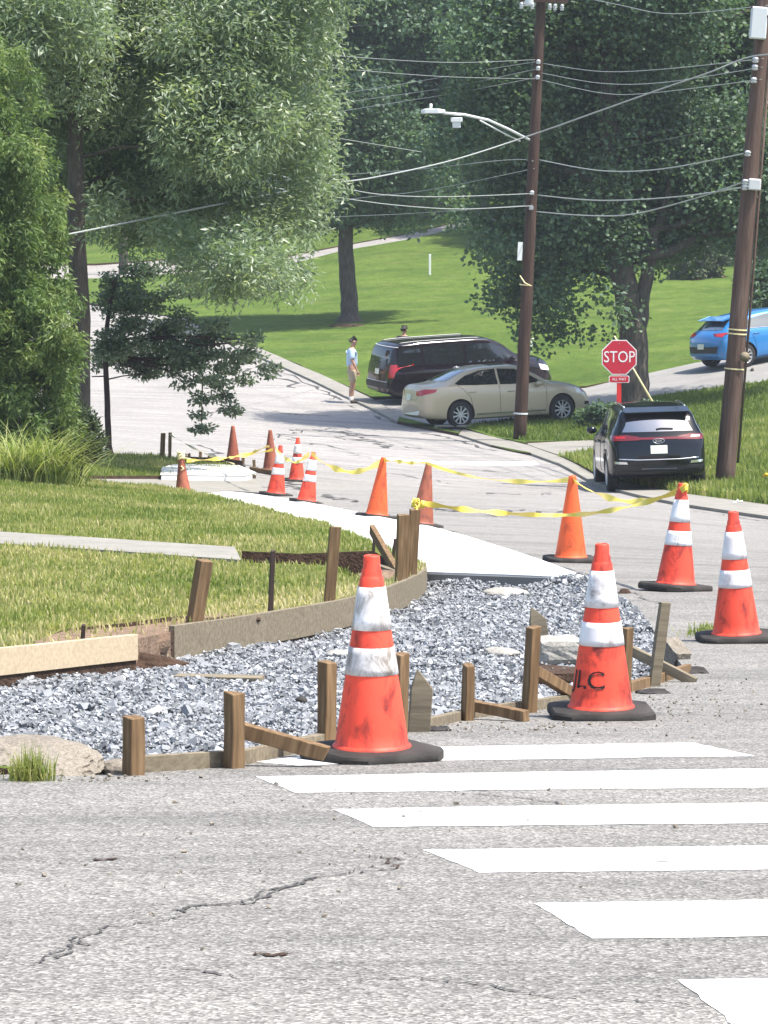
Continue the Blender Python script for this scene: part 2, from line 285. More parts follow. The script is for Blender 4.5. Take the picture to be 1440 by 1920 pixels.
class MB:
    def __init__(s): s.v = []; s.f = []
    def add(s, vs, fs):
        n = len(s.v); s.v += [tuple(v) for v in vs]; s.f += [tuple(n + i for i in f) for f in fs]; return s
    def box(s, c, size, R=None, jit=0.0):
        c = Vector(c); h = Vector(size) / 2; vs = []
        for z in (-1, 1):
            for y in (-1, 1):
                for x in (-1, 1):
                    p = Vector((x * h.x, y * h.y, z * h.z))
                    if jit: p += Vector((random.uniform(-jit, jit), random.uniform(-jit, jit), random.uniform(-jit, jit)))
                    vs.append(c + (R @ p if R else p))
        return s.add(vs, [(0, 2, 3, 1), (4, 5, 7, 6), (0, 1, 5, 4), (2, 6, 7, 3), (0, 4, 6, 2), (1, 3, 7, 5)])
    def tube(s, pts, r, seg=8, cap=True):
        pts = [Vector(p) for p in pts]; n = len(pts); rs = r if isinstance(r, (list, tuple)) else [r] * n
        up = None; rings = []
        for i in range(n):
            d = (pts[min(i + 1, n - 1)] - pts[max(i - 1, 0)])
            d = d.normalized() if d.length > 1e-9 else Vector((0, 0, 1))
            if up is None: up = d.orthogonal().normalized()
            up = (up - d * up.dot(d)); up = up.normalized() if up.length > 1e-6 else d.orthogonal().normalized()
            b = d.cross(up)
            rings.append([pts[i] + (up * math.cos(a) + b * math.sin(a)) * rs[i] for a in (2 * math.pi * k / seg for k in range(seg))])
        vs = [p for q in rings for p in q]; fs = []
        for i in range(n - 1):
            for k in range(seg):
                k2 = (k + 1) % seg; fs.append((i * seg + k, i * seg + k2, (i + 1) * seg + k2, (i + 1) * seg + k))
        if cap: fs.append(tuple(range(seg - 1, -1, -1))); fs.append(tuple((n - 1) * seg + k for k in range(seg)))
        return s.add(vs, fs)
    def lathe(s, prof, seg=32, axis='z', cap=True, c=(0, 0, 0)):
        vs = []; fs = []; c = Vector(c)
        for (r, z) in prof:
            for k in range(seg):
                a = 2 * math.pi * k / seg; x, y = r * math.cos(a), r * math.sin(a)
                vs.append(c + (Vector((x, y, z)) if axis == 'z' else Vector((x, z, y)) if axis == 'y' else Vector((z, x, y))))
        n = len(prof)
        for i in range(n - 1):
            for k in range(seg):
                k2 = (k + 1) % seg; fs.append((i * seg + k, i * seg + k2, (i + 1) * seg + k2, (i + 1) * seg + k))
        if cap:
            if prof[0][0] > 1e-5: fs.append(tuple(range(seg - 1, -1, -1)))
            if prof[-1][0] > 1e-5: fs.append(tuple((n - 1) * seg + k for k in range(seg)))
        return s.add(vs, fs)
    def prism(s, poly, a, b, axis='y'):
        """2D polygon extruded from a to b along axis"""
        n = len(poly)
        def q(p, t): return (p[0], t, p[1]) if axis == 'y' else (p[0], p[1], t) if axis == 'z' else (t, p[0], p[1])
        vs = [q(p, a) for p in poly] + [q(p, b) for p in poly]
        fs = [tuple(range(n)), tuple(range(2 * n - 1, n - 1, -1))] + [(i, (i + 1) % n + 0, n + (i + 1) % n, n + i) for i in range(n)]
        return s.add(vs, fs)
    def build(s, name, mat, parent=None, smooth=False, bevel=0.0, sub=0, fix=True):
        me = bpy.data.meshes.new(name); me.from_pydata(s.v, [], s.f); me.update()
        if fix or bevel:
            bm = bmesh.new(); bm.from_mesh(me)
            if bevel: bmesh.ops.bevel(bm, geom=bm.edges[:], offset=bevel, segments=1, affect='EDGES', clamp_overlap=True)
            bmesh.ops.recalc_face_normals(bm, faces=bm.faces[:]); bm.to_mesh(me); bm.free()
        if smooth:
            me.polygons.foreach_set('use_smooth', np.full(len(me.polygons), True)); me.update()
            if smooth == 'auto': me.set_sharp_from_angle(angle=rad(38))
        me.materials.append(MATS[mat])
        o = bpy.data.objects.new(name, me); COL.objects.link(o)
        if parent is not None: o.parent = parent
        if sub: m = o.modifiers.new('sub', 'SUBSURF'); m.levels = sub; m.render_levels = sub
        return o
def text_mesh(txt, size, extrude=0.0, res=3, bold=0.0):
    cu = bpy.data.curves.new('txt', 'FONT'); cu.body = txt; cu.size = size; cu.extrude = extrude; cu.align_x = 'CENTER'; cu.align_y = 'CENTER'; cu.resolution_u = res; cu.offset = bold
    o = bpy.data.objects.new('txt', cu); COL.objects.link(o)
    dg = bpy.context.evaluated_depsgraph_get(); me = bpy.data.meshes.new_from_object(o.evaluated_get(dg))
    COL.objects.unlink(o); bpy.data.objects.remove(o); bpy.data.curves.remove(cu)
    return me
def bake(o):
    """replace an object's mesh by its evaluated mesh"""
    dg = bpy.context.evaluated_depsgraph_get(); dg.update(); me = bpy.data.meshes.new_from_object(o.evaluated_get(dg))
    o.modifiers.clear(); o.data = me; return o
def pip(poly, X, Y):
    """points in polygon, vectorised"""
    X = np.asarray(X); Y = np.asarray(Y); ins = np.zeros(X.shape, bool); n = len(poly)
    for i in range(n):
        x1, y1 = poly[i]; x2, y2 = poly[(i + 1) % n]
        if y1 == y2: continue
        c = ((y1 > Y) != (y2 > Y)) & (X < (x2 - x1) * (Y - y1) / (y2 - y1) + x1); ins ^= c
    return ins
def vnoise(X, Y, s, seed=0):
    r = np.random.default_rng(seed); G = r.random((64, 64)); x = X * s; y = Y * s
    xi = np.floor(x).astype(int); yi = np.floor(y).astype(int); fx = x - xi; fy = y - yi; fx = fx * fx * (3 - 2 * fx); fy = fy * fy * (3 - 2 * fy)
    g = lambda a, b: G[a % 64, b % 64]
    return (g(xi, yi) * (1 - fx) + g(xi + 1, yi) * fx) * (1 - fy) + (g(xi, yi + 1) * (1 - fx) + g(xi + 1, yi + 1) * fx) * fy

mottled('clay', [(0.25, (0.12, 0.075, 0.048)), (0.7, (0.26, 0.18, 0.125))], 14, 7, 'obj', rough=0.97, bump=1.0, bscale=55, bd=0.012)
# ------------------------------------------------------------------ the ground, divided into its surfaces
def xy(*pts):
    out = []
    for p in pts:
        if p[0] == 'xy': out.append((p[1], p[2]))
        else:
            h = hit(p[0], p[1]); out.append((h.x, h.y))
    return out
def dens(poly, step):
    out = []
    for i in range(len(poly)):
        a = Vector(poly[i]); b = Vector(poly[(i + 1) % len(poly)]); n = max(1, int((b - a).length / step(a, b)))
        for k in range(n): out.append(tuple(a.lerp(b, k / n)))
    return out
def smooth_line(pts, it=2):
    for _ in range(it):
        q = [pts[0]]
        for a, b in zip(pts[:-1], pts[1:]):
            q += [(a[0] * .75 + b[0] * .25, a[1] * .75 + b[1] * .25), (a[0] * .25 + b[0] * .75, a[1] * .25 + b[1] * .75)]
        pts = q + [pts[-1]]
    return pts
FRONT = [(-420, 1440), (60, 1452), (130, 1456), (250, 1450), (440, 1437), (612, 1400), (760, 1374), (877, 1348), (997, 1333), (1130, 1312), (1240, 1277), (1290, 1262)]
GRIGHT = [(1262, 1225), (1190, 1135), (1105, 1091)]
SBACK = [(1105, 1091), (950, 1084), (800, 1079)]
BOARD_PX = [(800, 1079), (797, 1094), (765, 1113), (700, 1138), (620, 1158), (500, 1180), (320, 1209), (255, 1222), (0, 1250), (-420, 1290)]
SLEFT = smooth_line([(800, 1079), (690, 1030), (600, 995), (480, 962), (345, 932)], 1)
SRIGHT = smooth_line([(1105, 1091), (1000, 1050), (830, 996), (740, 979), (600, 950), (500, 932), (430, 925)], 1)
board_xy = xy(*BOARD_PX)
KUP = [(868, 808), (925, 823), (990, 838), (1045, 858), (1115, 895), (1200, 916), (1293, 932), (1440, 952), (1900, 985)]
KLO = [(1900, 1012), (1440, 974), (1290, 952), (1200, 934), (1110, 908), (1050, 874), (990, 852), (920, 838), (860, 818)]
LUP = [(445, 640), (560, 688), (650, 728), (700, 752), (750, 782)]
LLO = [(745, 795), (690, 766), (640, 743), (550, 700), (440, 654)]
REG = [  # name, polygon, height above the base surface, material
 ('gravel_bed', xy(*FRONT, *GRIGHT, *SBACK, *BOARD_PX[1:]), -0.10, 'gravel_base'),
 ('sidewalk', xy(*SLEFT[::-1], *SBACK[::-1][1:], *SRIGHT[1:]), 0.03, 'concrete_new'),
 ('path', xy((-420, 1008), (0, 1018), (200, 1031), (440, 1048), (452, 1074), (200, 1055), (0, 1042), (-420, 1031)), 0.10, 'concrete_old'),
 ('path', xy((130, 903), (310, 903), (480, 902), (502, 930), (430, 925), (345, 932), (300, 921), (200, 914)), 0.04, 'concrete_old'),
 ('trench', xy((452, 1049), (560, 1051), (700, 1052), (770, 1085), (720, 1112), (660, 1100), (610, 1080), (455, 1074)), -0.26, 'soil'),
 ('dirt_patch', xy((1105, 1091), (1165, 1098), (1250, 1150), (1300, 1195), (1330, 1250), (1290, 1262), (1262, 1225), (1190, 1135)), 0.0, 'asphalt'),
 ('bare_soil', xy((60, 1243), (255, 1222), (320, 1209), (420, 1192), (470, 1168), (400, 1172), (330, 1186), (240, 1198), (120, 1207), (70, 1222)), 0.07, 'clay'),
 ('lawn', xy(*BOARD_PX[::-1], *SLEFT[1:], (430, 925), (480, 902), (420, 878), (350, 868), (300, 862), (150, 858), (-300, 850)), 0.08, 'lawn_near'),
 ('kerb', xy(*KUP, *KLO), 0.05, 'concrete_old'),
 ('kerb', xy(*LUP, *LLO), 0.06, 'concrete_old'),
 ('footpath', xy((985, 836), (1125, 829), (1230, 824), (1230, 841), (1050, 859)), 0.06, 'concrete_old'),
 ('driveway', xy((700, 752), (850, 742), (1000, 738), (1100, 729), (1165, 713), (1300, 683), (1440, 660), (1900, 600), (1900, 665), (1440, 718), (1230, 748), (1100, 772), (1000, 782), (880, 800), (860, 812), (750, 784)), 0.03, 'driveway'),
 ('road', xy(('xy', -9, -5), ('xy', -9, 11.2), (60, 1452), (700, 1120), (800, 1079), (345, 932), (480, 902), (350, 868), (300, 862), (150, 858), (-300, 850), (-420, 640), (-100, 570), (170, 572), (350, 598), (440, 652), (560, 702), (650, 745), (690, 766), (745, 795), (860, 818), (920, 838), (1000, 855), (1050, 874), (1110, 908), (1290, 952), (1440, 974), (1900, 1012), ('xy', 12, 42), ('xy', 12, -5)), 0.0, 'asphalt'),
 ('upper_road', xy((-200, 500), (180, 498), (335, 486), (420, 480), (420, 506), (335, 514), (180, 524), (-200, 530)), 0.0, 'asphalt'),
 ('upper_road', xy((540, 482), (640, 462), (760, 440), (865, 416), (1000, 395), (1000, 405), (870, 428), (780, 450), (640, 474), (540, 498)), 0.0, 'asphalt'),
]
def step_of(a, b): return max(0.12, 0.03 * min(max(a.y, 0), max(b.y, 0)))
verts = []; edges = []
for nm, poly, off, mt in REG:
    q = dens(poly, step_of); n0 = len(verts); verts += [Vector(p) for p in q]; edges += [(n0 + i, n0 + (i + 1) % len(q)) for i in range(len(q))]
for Y in np.r_[-5, -1, 2, np.exp(np.linspace(math.log(4.5), math.log(330), 130))]:
    hw = 0.33 * (Y + 15)
    for x in np.linspace(-hw, hw, 61): verts.append(Vector((x + random.uniform(-.1, .1) * hw / 30, Y + random.uniform(-.003, .003) * (Y + 6))))
vo, eo, fo, _, _, _ = delaunay_2d_cdt(verts, edges, [], 0, 1e-4)
VX = np.array([(v.x, v.y) for v in vo]); TR = np.array([f for f in fo if len(f) == 3]); CT = VX[TR].mean(1)
cls = np.full(len(TR), len(REG))
for k in range(len(REG) - 1, -1, -1): cls[pip(REG[k][1], CT[:, 0], CT[:, 1])] = k
VZ = T(VX[:, 0], VX[:, 1])
GROUND = {}
def surf(name, sel, off, mt, rough=0.0, skirt=0.3):
    tri = TR[sel]; used, inv = np.unique(tri, return_inverse=True); tri = inv.reshape(-1, 3)
    X = VX[used]; z = VZ[used] + off
    if rough: z = z + (vnoise(X[:, 0], X[:, 1], 2.2, 3) - 0.5) * rough + (vnoise(X[:, 0], X[:, 1], 6.1, 4) - 0.5) * rough * 0.5
    V = np.c_[X, z]
    e = np.sort(np.r_[tri[:, [0, 1]], tri[:, [1, 2]], tri[:, [2, 0]]], 1); dire = np.r_[tri[:, [0, 1]], tri[:, [1, 2]], tri[:, [2, 0]]]
    _, idx, cnt = np.unique(e, axis=0, return_index=True, return_counts=True); bd = dire[idx[cnt == 1]]
    lo = V.copy(); lo[:, 2] -= skirt; n = len(V)
    side = np.r_[np.c_[bd[:, 1], bd[:, 0], bd[:, 0] + n], np.c_[bd[:, 1], bd[:, 0] + n, bd[:, 1] + n]]
    o = npmesh(name, np.r_[V, lo], np.r_[tri, side], mt); tag(o, kind='structure')
    if mt.startswith('lawn'):
        o.data.materials.append(MATS['soil']); mi = np.zeros(len(tri) + len(side), np.int32); mi[len(tri):] = 1; o.data.polygons.foreach_set('material_index', mi)
    return o
for k, (nm, poly, off, mt) in enumerate(REG):
    s = cls == k
    if s.any():
        o = surf(nm, s, off, mt, 0.05 if nm == 'gravel_bed' else 0.07 if nm == 'trench' else 0.05 if nm == 'lawn' else 0.0)
        GROUND.setdefault(nm, []).append(o)
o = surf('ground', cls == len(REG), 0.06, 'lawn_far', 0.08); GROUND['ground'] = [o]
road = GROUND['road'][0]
def region(name, k=0): return [r for r in REG if r[0] == name][k]
def strip(name, pts, w, off, mat, parent, jit=0.3):
    """thin flat ribbon lying on the road through plan points"""
    V = []; n = len(pts)
    for i in range(n):
        a = Vector(pts[max(i - 1, 0)]); b = Vector(pts[min(i + 1, n - 1)]); d = (b - a); d = d.normalized() if d.length else Vector((1, 0)); nn = Vector((-d.y, d.x))
        ww = (w[i] if isinstance(w, list) else w) * random.uniform(1 - jit, 1 + jit) / 2
        for s in (-1, 1): q = Vector(pts[i]) + nn * ww * s; V.append((q.x, q.y, Tz(q.x, q.y) + off))
    return npmesh(name, V, [(2 * i, 2 * i + 1, 2 * i + 3, 2 * i + 2) for i in range(n - 1)], mat, parent)
def drape_quad(name, poly_px, off, mat, parent, step=0.25, ragged=0.0045):
    pl = xy(*poly_px); q = dens(pl, lambda a, b: step * (1 if ragged == 0 else 0.25))
    q = [(x + random.uniform(-ragged, ragged), y + random.uniform(-ragged, ragged)) for x, y in q]
    xs = [p[0] for p in q]; ys = [p[1] for p in q]; vv = [Vector(p) for p in q]; ne = len(vv)
    gx = np.arange(min(xs), max(xs), step); gy = np.arange(min(ys), max(ys), step)
    GX, GY = np.meshgrid(gx, gy); ins = pip(q, GX.ravel(), GY.ravel())
    vv += [Vector((a, b)) for a, b in zip(GX.ravel()[ins], GY.ravel()[ins])]
    v2, _, f2, _, _, _ = delaunay_2d_cdt(vv, [(i, (i + 1) % ne) for i in range(ne)], [], 0, 1e-5)
    A = np.array([(v.x, v.y) for v in v2]); f2 = np.array([f for f in f2 if len(f) == 3]); c = A[f2].mean(1); f2 = f2[pip(q, c[:, 0], c[:, 1])]
    z = T(A[:, 0], A[:, 1]) + off
    return npmesh(name, np.c_[A, z], f2, mat, parent)
# crosswalk bars and the stop line, painted on the road
BARS = [[(478, 1429), (560, 1419), (640, 1404), (1300, 1393), (1415, 1418), (800, 1427), (560, 1436)],
        [(480, 1457), (1000, 1448), (1520, 1440), (1640, 1475), (1000, 1481), (555, 1487)],
        [(625, 1518), (1100, 1510), (1680, 1503), (1800, 1542), (1100, 1547), (700, 1551)],
        [(793, 1594), (1200, 1589), (1860, 1582), (2000, 1628), (1200, 1634), (897, 1637)],
        [(998, 1694), (1300, 1690), (2100, 1682), (2250, 1752), (1300, 1759), (1112, 1761)],
        [(1270, 1838), (1500, 1835), (2400, 1826), (2560, 1925), (1500, 1938), (1395, 1940)]]
for b in BARS: drape_quad('crosswalk_bar', b, 0.0015, 'paint_white', road)
drape_quad('stop_line', [(688, 857), (1003, 865), (1012, 873), (735, 865)], 0.006, 'paint_white', road, 0.5, 0.02)
# cracks and tar seams
MATS['crack'] = simple('crack', (0.06, 0.056, 0.052), 0.95)
MATS['tar'] = simple('tar', (0.055, 0.053, 0.052), 0.8)
def crack(px_pts, w, mat='crack', jag=0.012, n=14, off=0.003):
    pts = xy(*px_pts); out = []
    for a, b in zip(pts[:-1], pts[1:]):
        for k in range(n):
            t = k / n; j = jag * (1 + 0.02 * a[1] ** 1.2)
            out.append((a[0] + (b[0] - a[0]) * t + random.uniform(-j, j), a[1] + (b[1] - a[1]) * t + random.uniform(-j, j)))
    out.append(pts[-1])
    w *= 0.48
    strip('crack', out, [w * random.uniform(0.15, 1.3) for _ in out], off, mat, road, 0.5)
crack([(60, 1812), (130, 1775), (200, 1738), (330, 1725), (360, 1700), (460, 1692), (500, 1672), (600, 1645), (740, 1630)], 0.018, n=16)
crack([(330, 1708), (370, 1700), (470, 1695), (530, 1668), (590, 1646)], 0.026, n=14)
crack([(320, 1812), (450, 1835), (620, 1838), (780, 1836), (920, 1848), (1030, 1872), (1340, 1884)], 0.014, n=14)
crack([(0, 1610), (120, 1620), (270, 1634), (420, 1640), (640, 1640), (760, 1612)], 0.009, n=14)
crack([(850, 1488), (930, 1492), (1000, 1500), (1060, 1508)], 0.02, n=10)
crack([(120, 1752), (160, 1772), (100, 1800)], 0.016, n=12)
for q in ([(480, 1790), (520, 1792), (548, 1788)], [(190, 1612), (205, 1612)], [(700, 1605), (745, 1612), (735, 1630)]):
    crack(q, 0.03, 'soil', 0.02, 8)
R2 = random.Random(5)
for k in range(46):                       # seams of the old road further off
    y0 = R2.uniform(665, 985); x0 = R2.uniform(180, 1300)
    if y0 < 790 and x0 > 560: continue
    ln = R2.uniform(60, 260); sl = R2.uniform(-0.06, 0.22) if y0 > 850 else R2.uniform(-0.25, 0.45)
    pp = [(x0 + ln * t, y0 + ln * t * sl + R2.uniform(-4, 4)) for t in (0, .25, .5, .75, 1)]
    h = [hit(*p) for p in pp]
    if not all(pip(REG[12][1], [v.x], [v.y])[0] for v in h): continue
    crack(pp, R2.uniform(0.06, 0.20) * (1.6 if y0 < 850 else 1.0), 'tar' if R2.random() < .6 else 'crack', 0.05, 7, 0.006)
crack([(470, 668), (560, 712), (640, 752), (700, 782), (800, 812), (870, 828), (930, 845)], 0.22, 'tar', 0.03, 8, 0.006)
crack([(1300, 958), (1370, 968), (1440, 980), (1600, 1000)], 0.09, 'crack', 0.01, 8, 0.006)
crack([(840, 1002), (950, 1038), (1060, 1072), (1110, 1092), (1180, 1110), (1250, 1140)], 0.03, 'crack', 0.02, 10, 0.005)

# ------------------------------------------------------------------ gravel, loose stones
def sample_poly(poly, n, seed, dens_pow=0.0):
    r = np.random.default_rng(seed); xs = [p[0] for p in poly]; ys = [p[1] for p in poly]; out = []
    got = 0
    while got < n:
        X = r.uniform(min(xs), max(xs), n * 3); Y = r.uniform(min(ys), max(ys), n * 3)
        k = pip(poly, X, Y)
        if dens_pow: k &= r.random(len(X)) < (min(max(ys), 1e9) and (max(min(ys), 6) / np.maximum(Y, 6)) ** dens_pow)
        out.append(np.c_[X[k], Y[k]]); got += k.sum()
    return np.concatenate(out)[:n]
def rot_rand(r, n, tilt=0.6):
    yaw = r.uniform(0, 2 * np.pi, n); p = r.normal(0, tilt, n); q = r.normal(0, tilt, n)
    cy, sy, cp, sp, cq, sq = np.cos(yaw), np.sin(yaw), np.cos(p), np.sin(p), np.cos(q), np.sin(q); O = np.zeros(n); I = np.ones(n)
    Rz = np.stack([np.stack([cy, -sy, O], -1), np.stack([sy, cy, O], -1), np.stack([O, O, I], -1)], 1)
    Rx = np.stack([np.stack([I, O, O], -1), np.stack([O, cp, -sp], -1), np.stack([O, sp, cp], -1)], 1)
    Ry = np.stack([np.stack([cq, O, sq], -1), np.stack([O, I, O], -1), np.stack([-sq, O, cq], -1)], 1)
    return Rz @ Rx @ Ry
BOX_V = np.array([(-1, -1, -1), (1, -1, -1), (1, 1, -1), (-1, 1, -1), (-1, -1, 1), (1, -1, 1), (1, 1, 1), (-1, 1, 1)]) * 0.72
BOX_F = np.array([(0, 3, 2, 1), (4, 5, 6, 7), (0, 1, 5, 4), (1, 2, 6, 5), (2, 3, 7, 6), (3, 0, 4, 7)])
def stones(name, pts, z, size, seed, mat='stone', parent=None, tone=None):
    r = np.random.default_rng(seed); n = len(pts)
    sh = BOX_V[None] * (1 + r.normal(0, 0.20, (n, 8, 3))); dim = size[:, None] * np.c_[r.uniform(.7, 1.35, n), r.uniform(.5, .95, n), r.uniform(.4, .85, n)] * 0.5
    V = np.einsum('nij,nkj->nki', rot_rand(r, n, 0.45), sh * dim[:, None, :]) + np.c_[pts, z][:, None, :]
    Fa = (BOX_F[None] + (np.arange(n) * 8)[:, None, None]).reshape(-1, 4)
    t = r.beta(2.3, 1.9, n) if tone is None else tone
    return npmesh(name, V.reshape(-1, 3), Fa, mat, parent, False, np.repeat(t, 6))
gp = sample_poly(REG[0][1], 90000, 11, 1.0); gp = gp[gp[:, 0] > -0.122 * gp[:, 1] - 0.25]
gz = T(gp[:, 0], gp[:, 1]) - 0.10 + (vnoise(gp[:, 0], gp[:, 1], 2.2, 3) - 0.5) * 0.05 + (vnoise(gp[:, 0], gp[:, 1], 6.1, 4) - 0.5) * 0.025
def near_line(pts, line):
    d = np.full(len(pts), 1e9)
    for a, b in zip(line[:-1], line[1:]):
        a = np.array(a); b = np.array(b); t = np.clip(((pts - a) @ (b - a)) / ((b - a) @ (b - a)), 0, 1); d = np.minimum(d, np.hypot(*(pts - (a + t[:, None] * (b - a))).T))
    return d
gz += 0.09 * np.clip(1 - near_line(gp, xy(*GRIGHT)) / 0.55, 0, 1) + 0.06 * np.clip(1 - near_line(gp, xy(*SBACK)) / 0.5, 0, 1)
gs = rng.lognormal(math.log(0.0135), 0.42, len(gp)) * (1 + 0.017 * gp[:, 1])
o = stones('gravel', gp, gz + rng.uniform(0.0, 0.022, len(gp)), gs, 12); tag(o, 'bed of blue-grey crushed gravel between the form boards', 'gravel', kind='stuff')
# loose grit and chips on the asphalt by the forms
cps = []
for (px, py, sx, sy, n) in ((900, 1365, 260, 14, 120), (1250, 1330, 160, 40, 90), (1150, 1250, 150, 50, 70), (200, 1462, 160, 8, 50), (1330, 1290, 90, 50, 50), (700, 1520, 500, 90, 40), (420, 1650, 400, 130, 30)):
    for _ in range(n):
        x, y = random.gauss(px, sx * .5), random.gauss(py, sy * .5)
        if y > 1262 and y < 1456:
            fl = np.interp(x, [p[0] for p in FRONT], [p[1] for p in FRONT])
            if y < fl + 4: continue
        h = hit(x, y); cps.append((h.x, h.y))
cps = np.array(cps)
o = stones('grit', cps, T(cps[:, 0], cps[:, 1]) + 0.004, rng.lognormal(math.log(0.008), 0.45, len(cps)), 14, 'sand', tone=rng.beta(1.5, 2.2, len(cps))); tag(o, 'loose grit and stone chips scattered on the asphalt', 'grit', kind='stuff')

# ------------------------------------------------------------------ grass blades
def blades(name, pts, z, L, seed, tone, mat='grass_blade', wid=0.006, lean=0.45, parent=None):
    r = np.random.default_rng(seed); n = len(pts); yaw = r.uniform(0, 2 * np.pi, n); ln = L * r.uniform(.55, 1.3, n)
    le = np.abs(r.normal(0, lean, n)); dx, dy = np.cos(yaw), np.sin(yaw); wx, wy = -dy, dx
    B = np.c_[pts, z]; W = np.c_[wx, wy, np.zeros(n)] * (wid * r.uniform(.7, 1.4, n))[:, None]
    M = B + np.c_[dx * np.sin(le * .5), dy * np.sin(le * .5), np.cos(le * .5)] * (ln * .55)[:, None]
    Tp = M + np.c_[dx * np.sin(le * 1.4), dy * np.sin(le * 1.4), np.cos(le * 1.4)] * (ln * .5)[:, None]
    V = np.stack([B - W, B + W, M + W * .8, Tp, M - W * .8], 1).reshape(-1, 3); i = np.arange(n)[:, None] * 5
    Fq = np.r_[i + np.array([[0, 1, 2]]), i + np.array([[0, 2, 4]]), i + np.array([[4, 2, 3]])]
    return npmesh(name, V, Fq, mat, parent, False, np.r_[tone, tone, tone])
lawn_poly = REG[7][1]
bp = sample_poly(lawn_poly, 150000, 21, 0.9)
keep = np.ones(len(bp), bool)
for k in range(6): keep &= ~pip(REG[k][1], bp[:, 0], bp[:, 1])
keep &= (bp[:, 0] > -0.125 * bp[:, 1] - 0.4)
bp = bp[keep]
bo = np.array(board_xy)[::-1]
by = np.interp(bp[:, 0], bo[:, 0], bo[:, 1]); dist_b = bp[:, 1] - by            # distance behind the form boards
dry = np.clip(1.0 - dist_b / 3.2, 0, 1)
patch = vnoise(bp[:, 0], bp[:, 1], 0.8, 8)
tr_d = np.exp(-((bp[:, 1] - 29.5) / 2.0) ** 2) * (bp[:, 0] > -1.6) * 0.55
tone = np.clip(0.50 + 0.55 * (patch - .45) + rng.normal(0, .16, len(bp)) + 0.75 * dry ** 1.2 * rng.uniform(.2, 1.2, len(bp)) + tr_d * rng.uniform(0, 1, len(bp)), 0, 1)
bz = T(bp[:, 0], bp[:, 1]) + 0.07 + (vnoise(bp[:, 0], bp[:, 1], 2.2, 3) - .5) * .05
Lb = 0.030 + 0.022 * vnoise(bp[:, 0], bp[:, 1], 1.7, 9) + 0.0004 * bp[:, 1]
bare = pip(REG[6][1], bp[:, 0], bp[:, 1]); trd = np.array(REG[4][1]); near_tr = (bp[:, 0] > trd[:, 0].min()) & (bp[:, 0] < trd[:, 0].max()) & (bp[:, 1] < trd[:, 1].max()) & (bp[:, 1] > trd[:, 1].min() - 1.2)
thin = (rng.random(len(bp)) > 0.8 * bare) & (rng.random(len(bp)) > 0.5 * near_tr)
thin &= rng.random(len(bp)) > 0.75 * np.clip(1.0 - dist_b / 0.35, 0, 1)
o = blades('lawn_grass', bp[thin], bz[thin], Lb[thin], 22, tone[thin], wid=0.0055); tag(o, 'green mown grass of the near lawn, straw-dry along the form boards', 'grass', kind='stuff')
verge = xy((1045, 858), (1115, 895), (1293, 932), (1440, 952), (1850, 982), (1850, 770), (1440, 790), (1230, 840), (1050, 862))
vp = sample_poly(verge, 65000, 23)
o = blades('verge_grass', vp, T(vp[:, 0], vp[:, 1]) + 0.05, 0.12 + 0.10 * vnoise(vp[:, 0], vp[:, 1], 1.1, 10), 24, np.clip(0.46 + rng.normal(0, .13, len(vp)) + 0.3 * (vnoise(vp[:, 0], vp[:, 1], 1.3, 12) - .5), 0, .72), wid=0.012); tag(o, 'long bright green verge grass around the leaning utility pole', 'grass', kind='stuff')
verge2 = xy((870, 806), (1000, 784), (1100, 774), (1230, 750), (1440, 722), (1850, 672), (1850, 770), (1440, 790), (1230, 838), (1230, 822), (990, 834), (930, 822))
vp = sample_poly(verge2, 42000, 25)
o = blades('shaded_grass', vp, T(vp[:, 0], vp[:, 1]) + 0.05, np.full(len(vp), 0.13), 26, np.clip(0.22 + rng.normal(0, .12, len(vp)), 0, .6), wid=0.016); tag(o, 'grass toned dark for the tree shade below the driveway', 'grass', kind='stuff')  # low blade tones paint the tree's shade into the grass colour

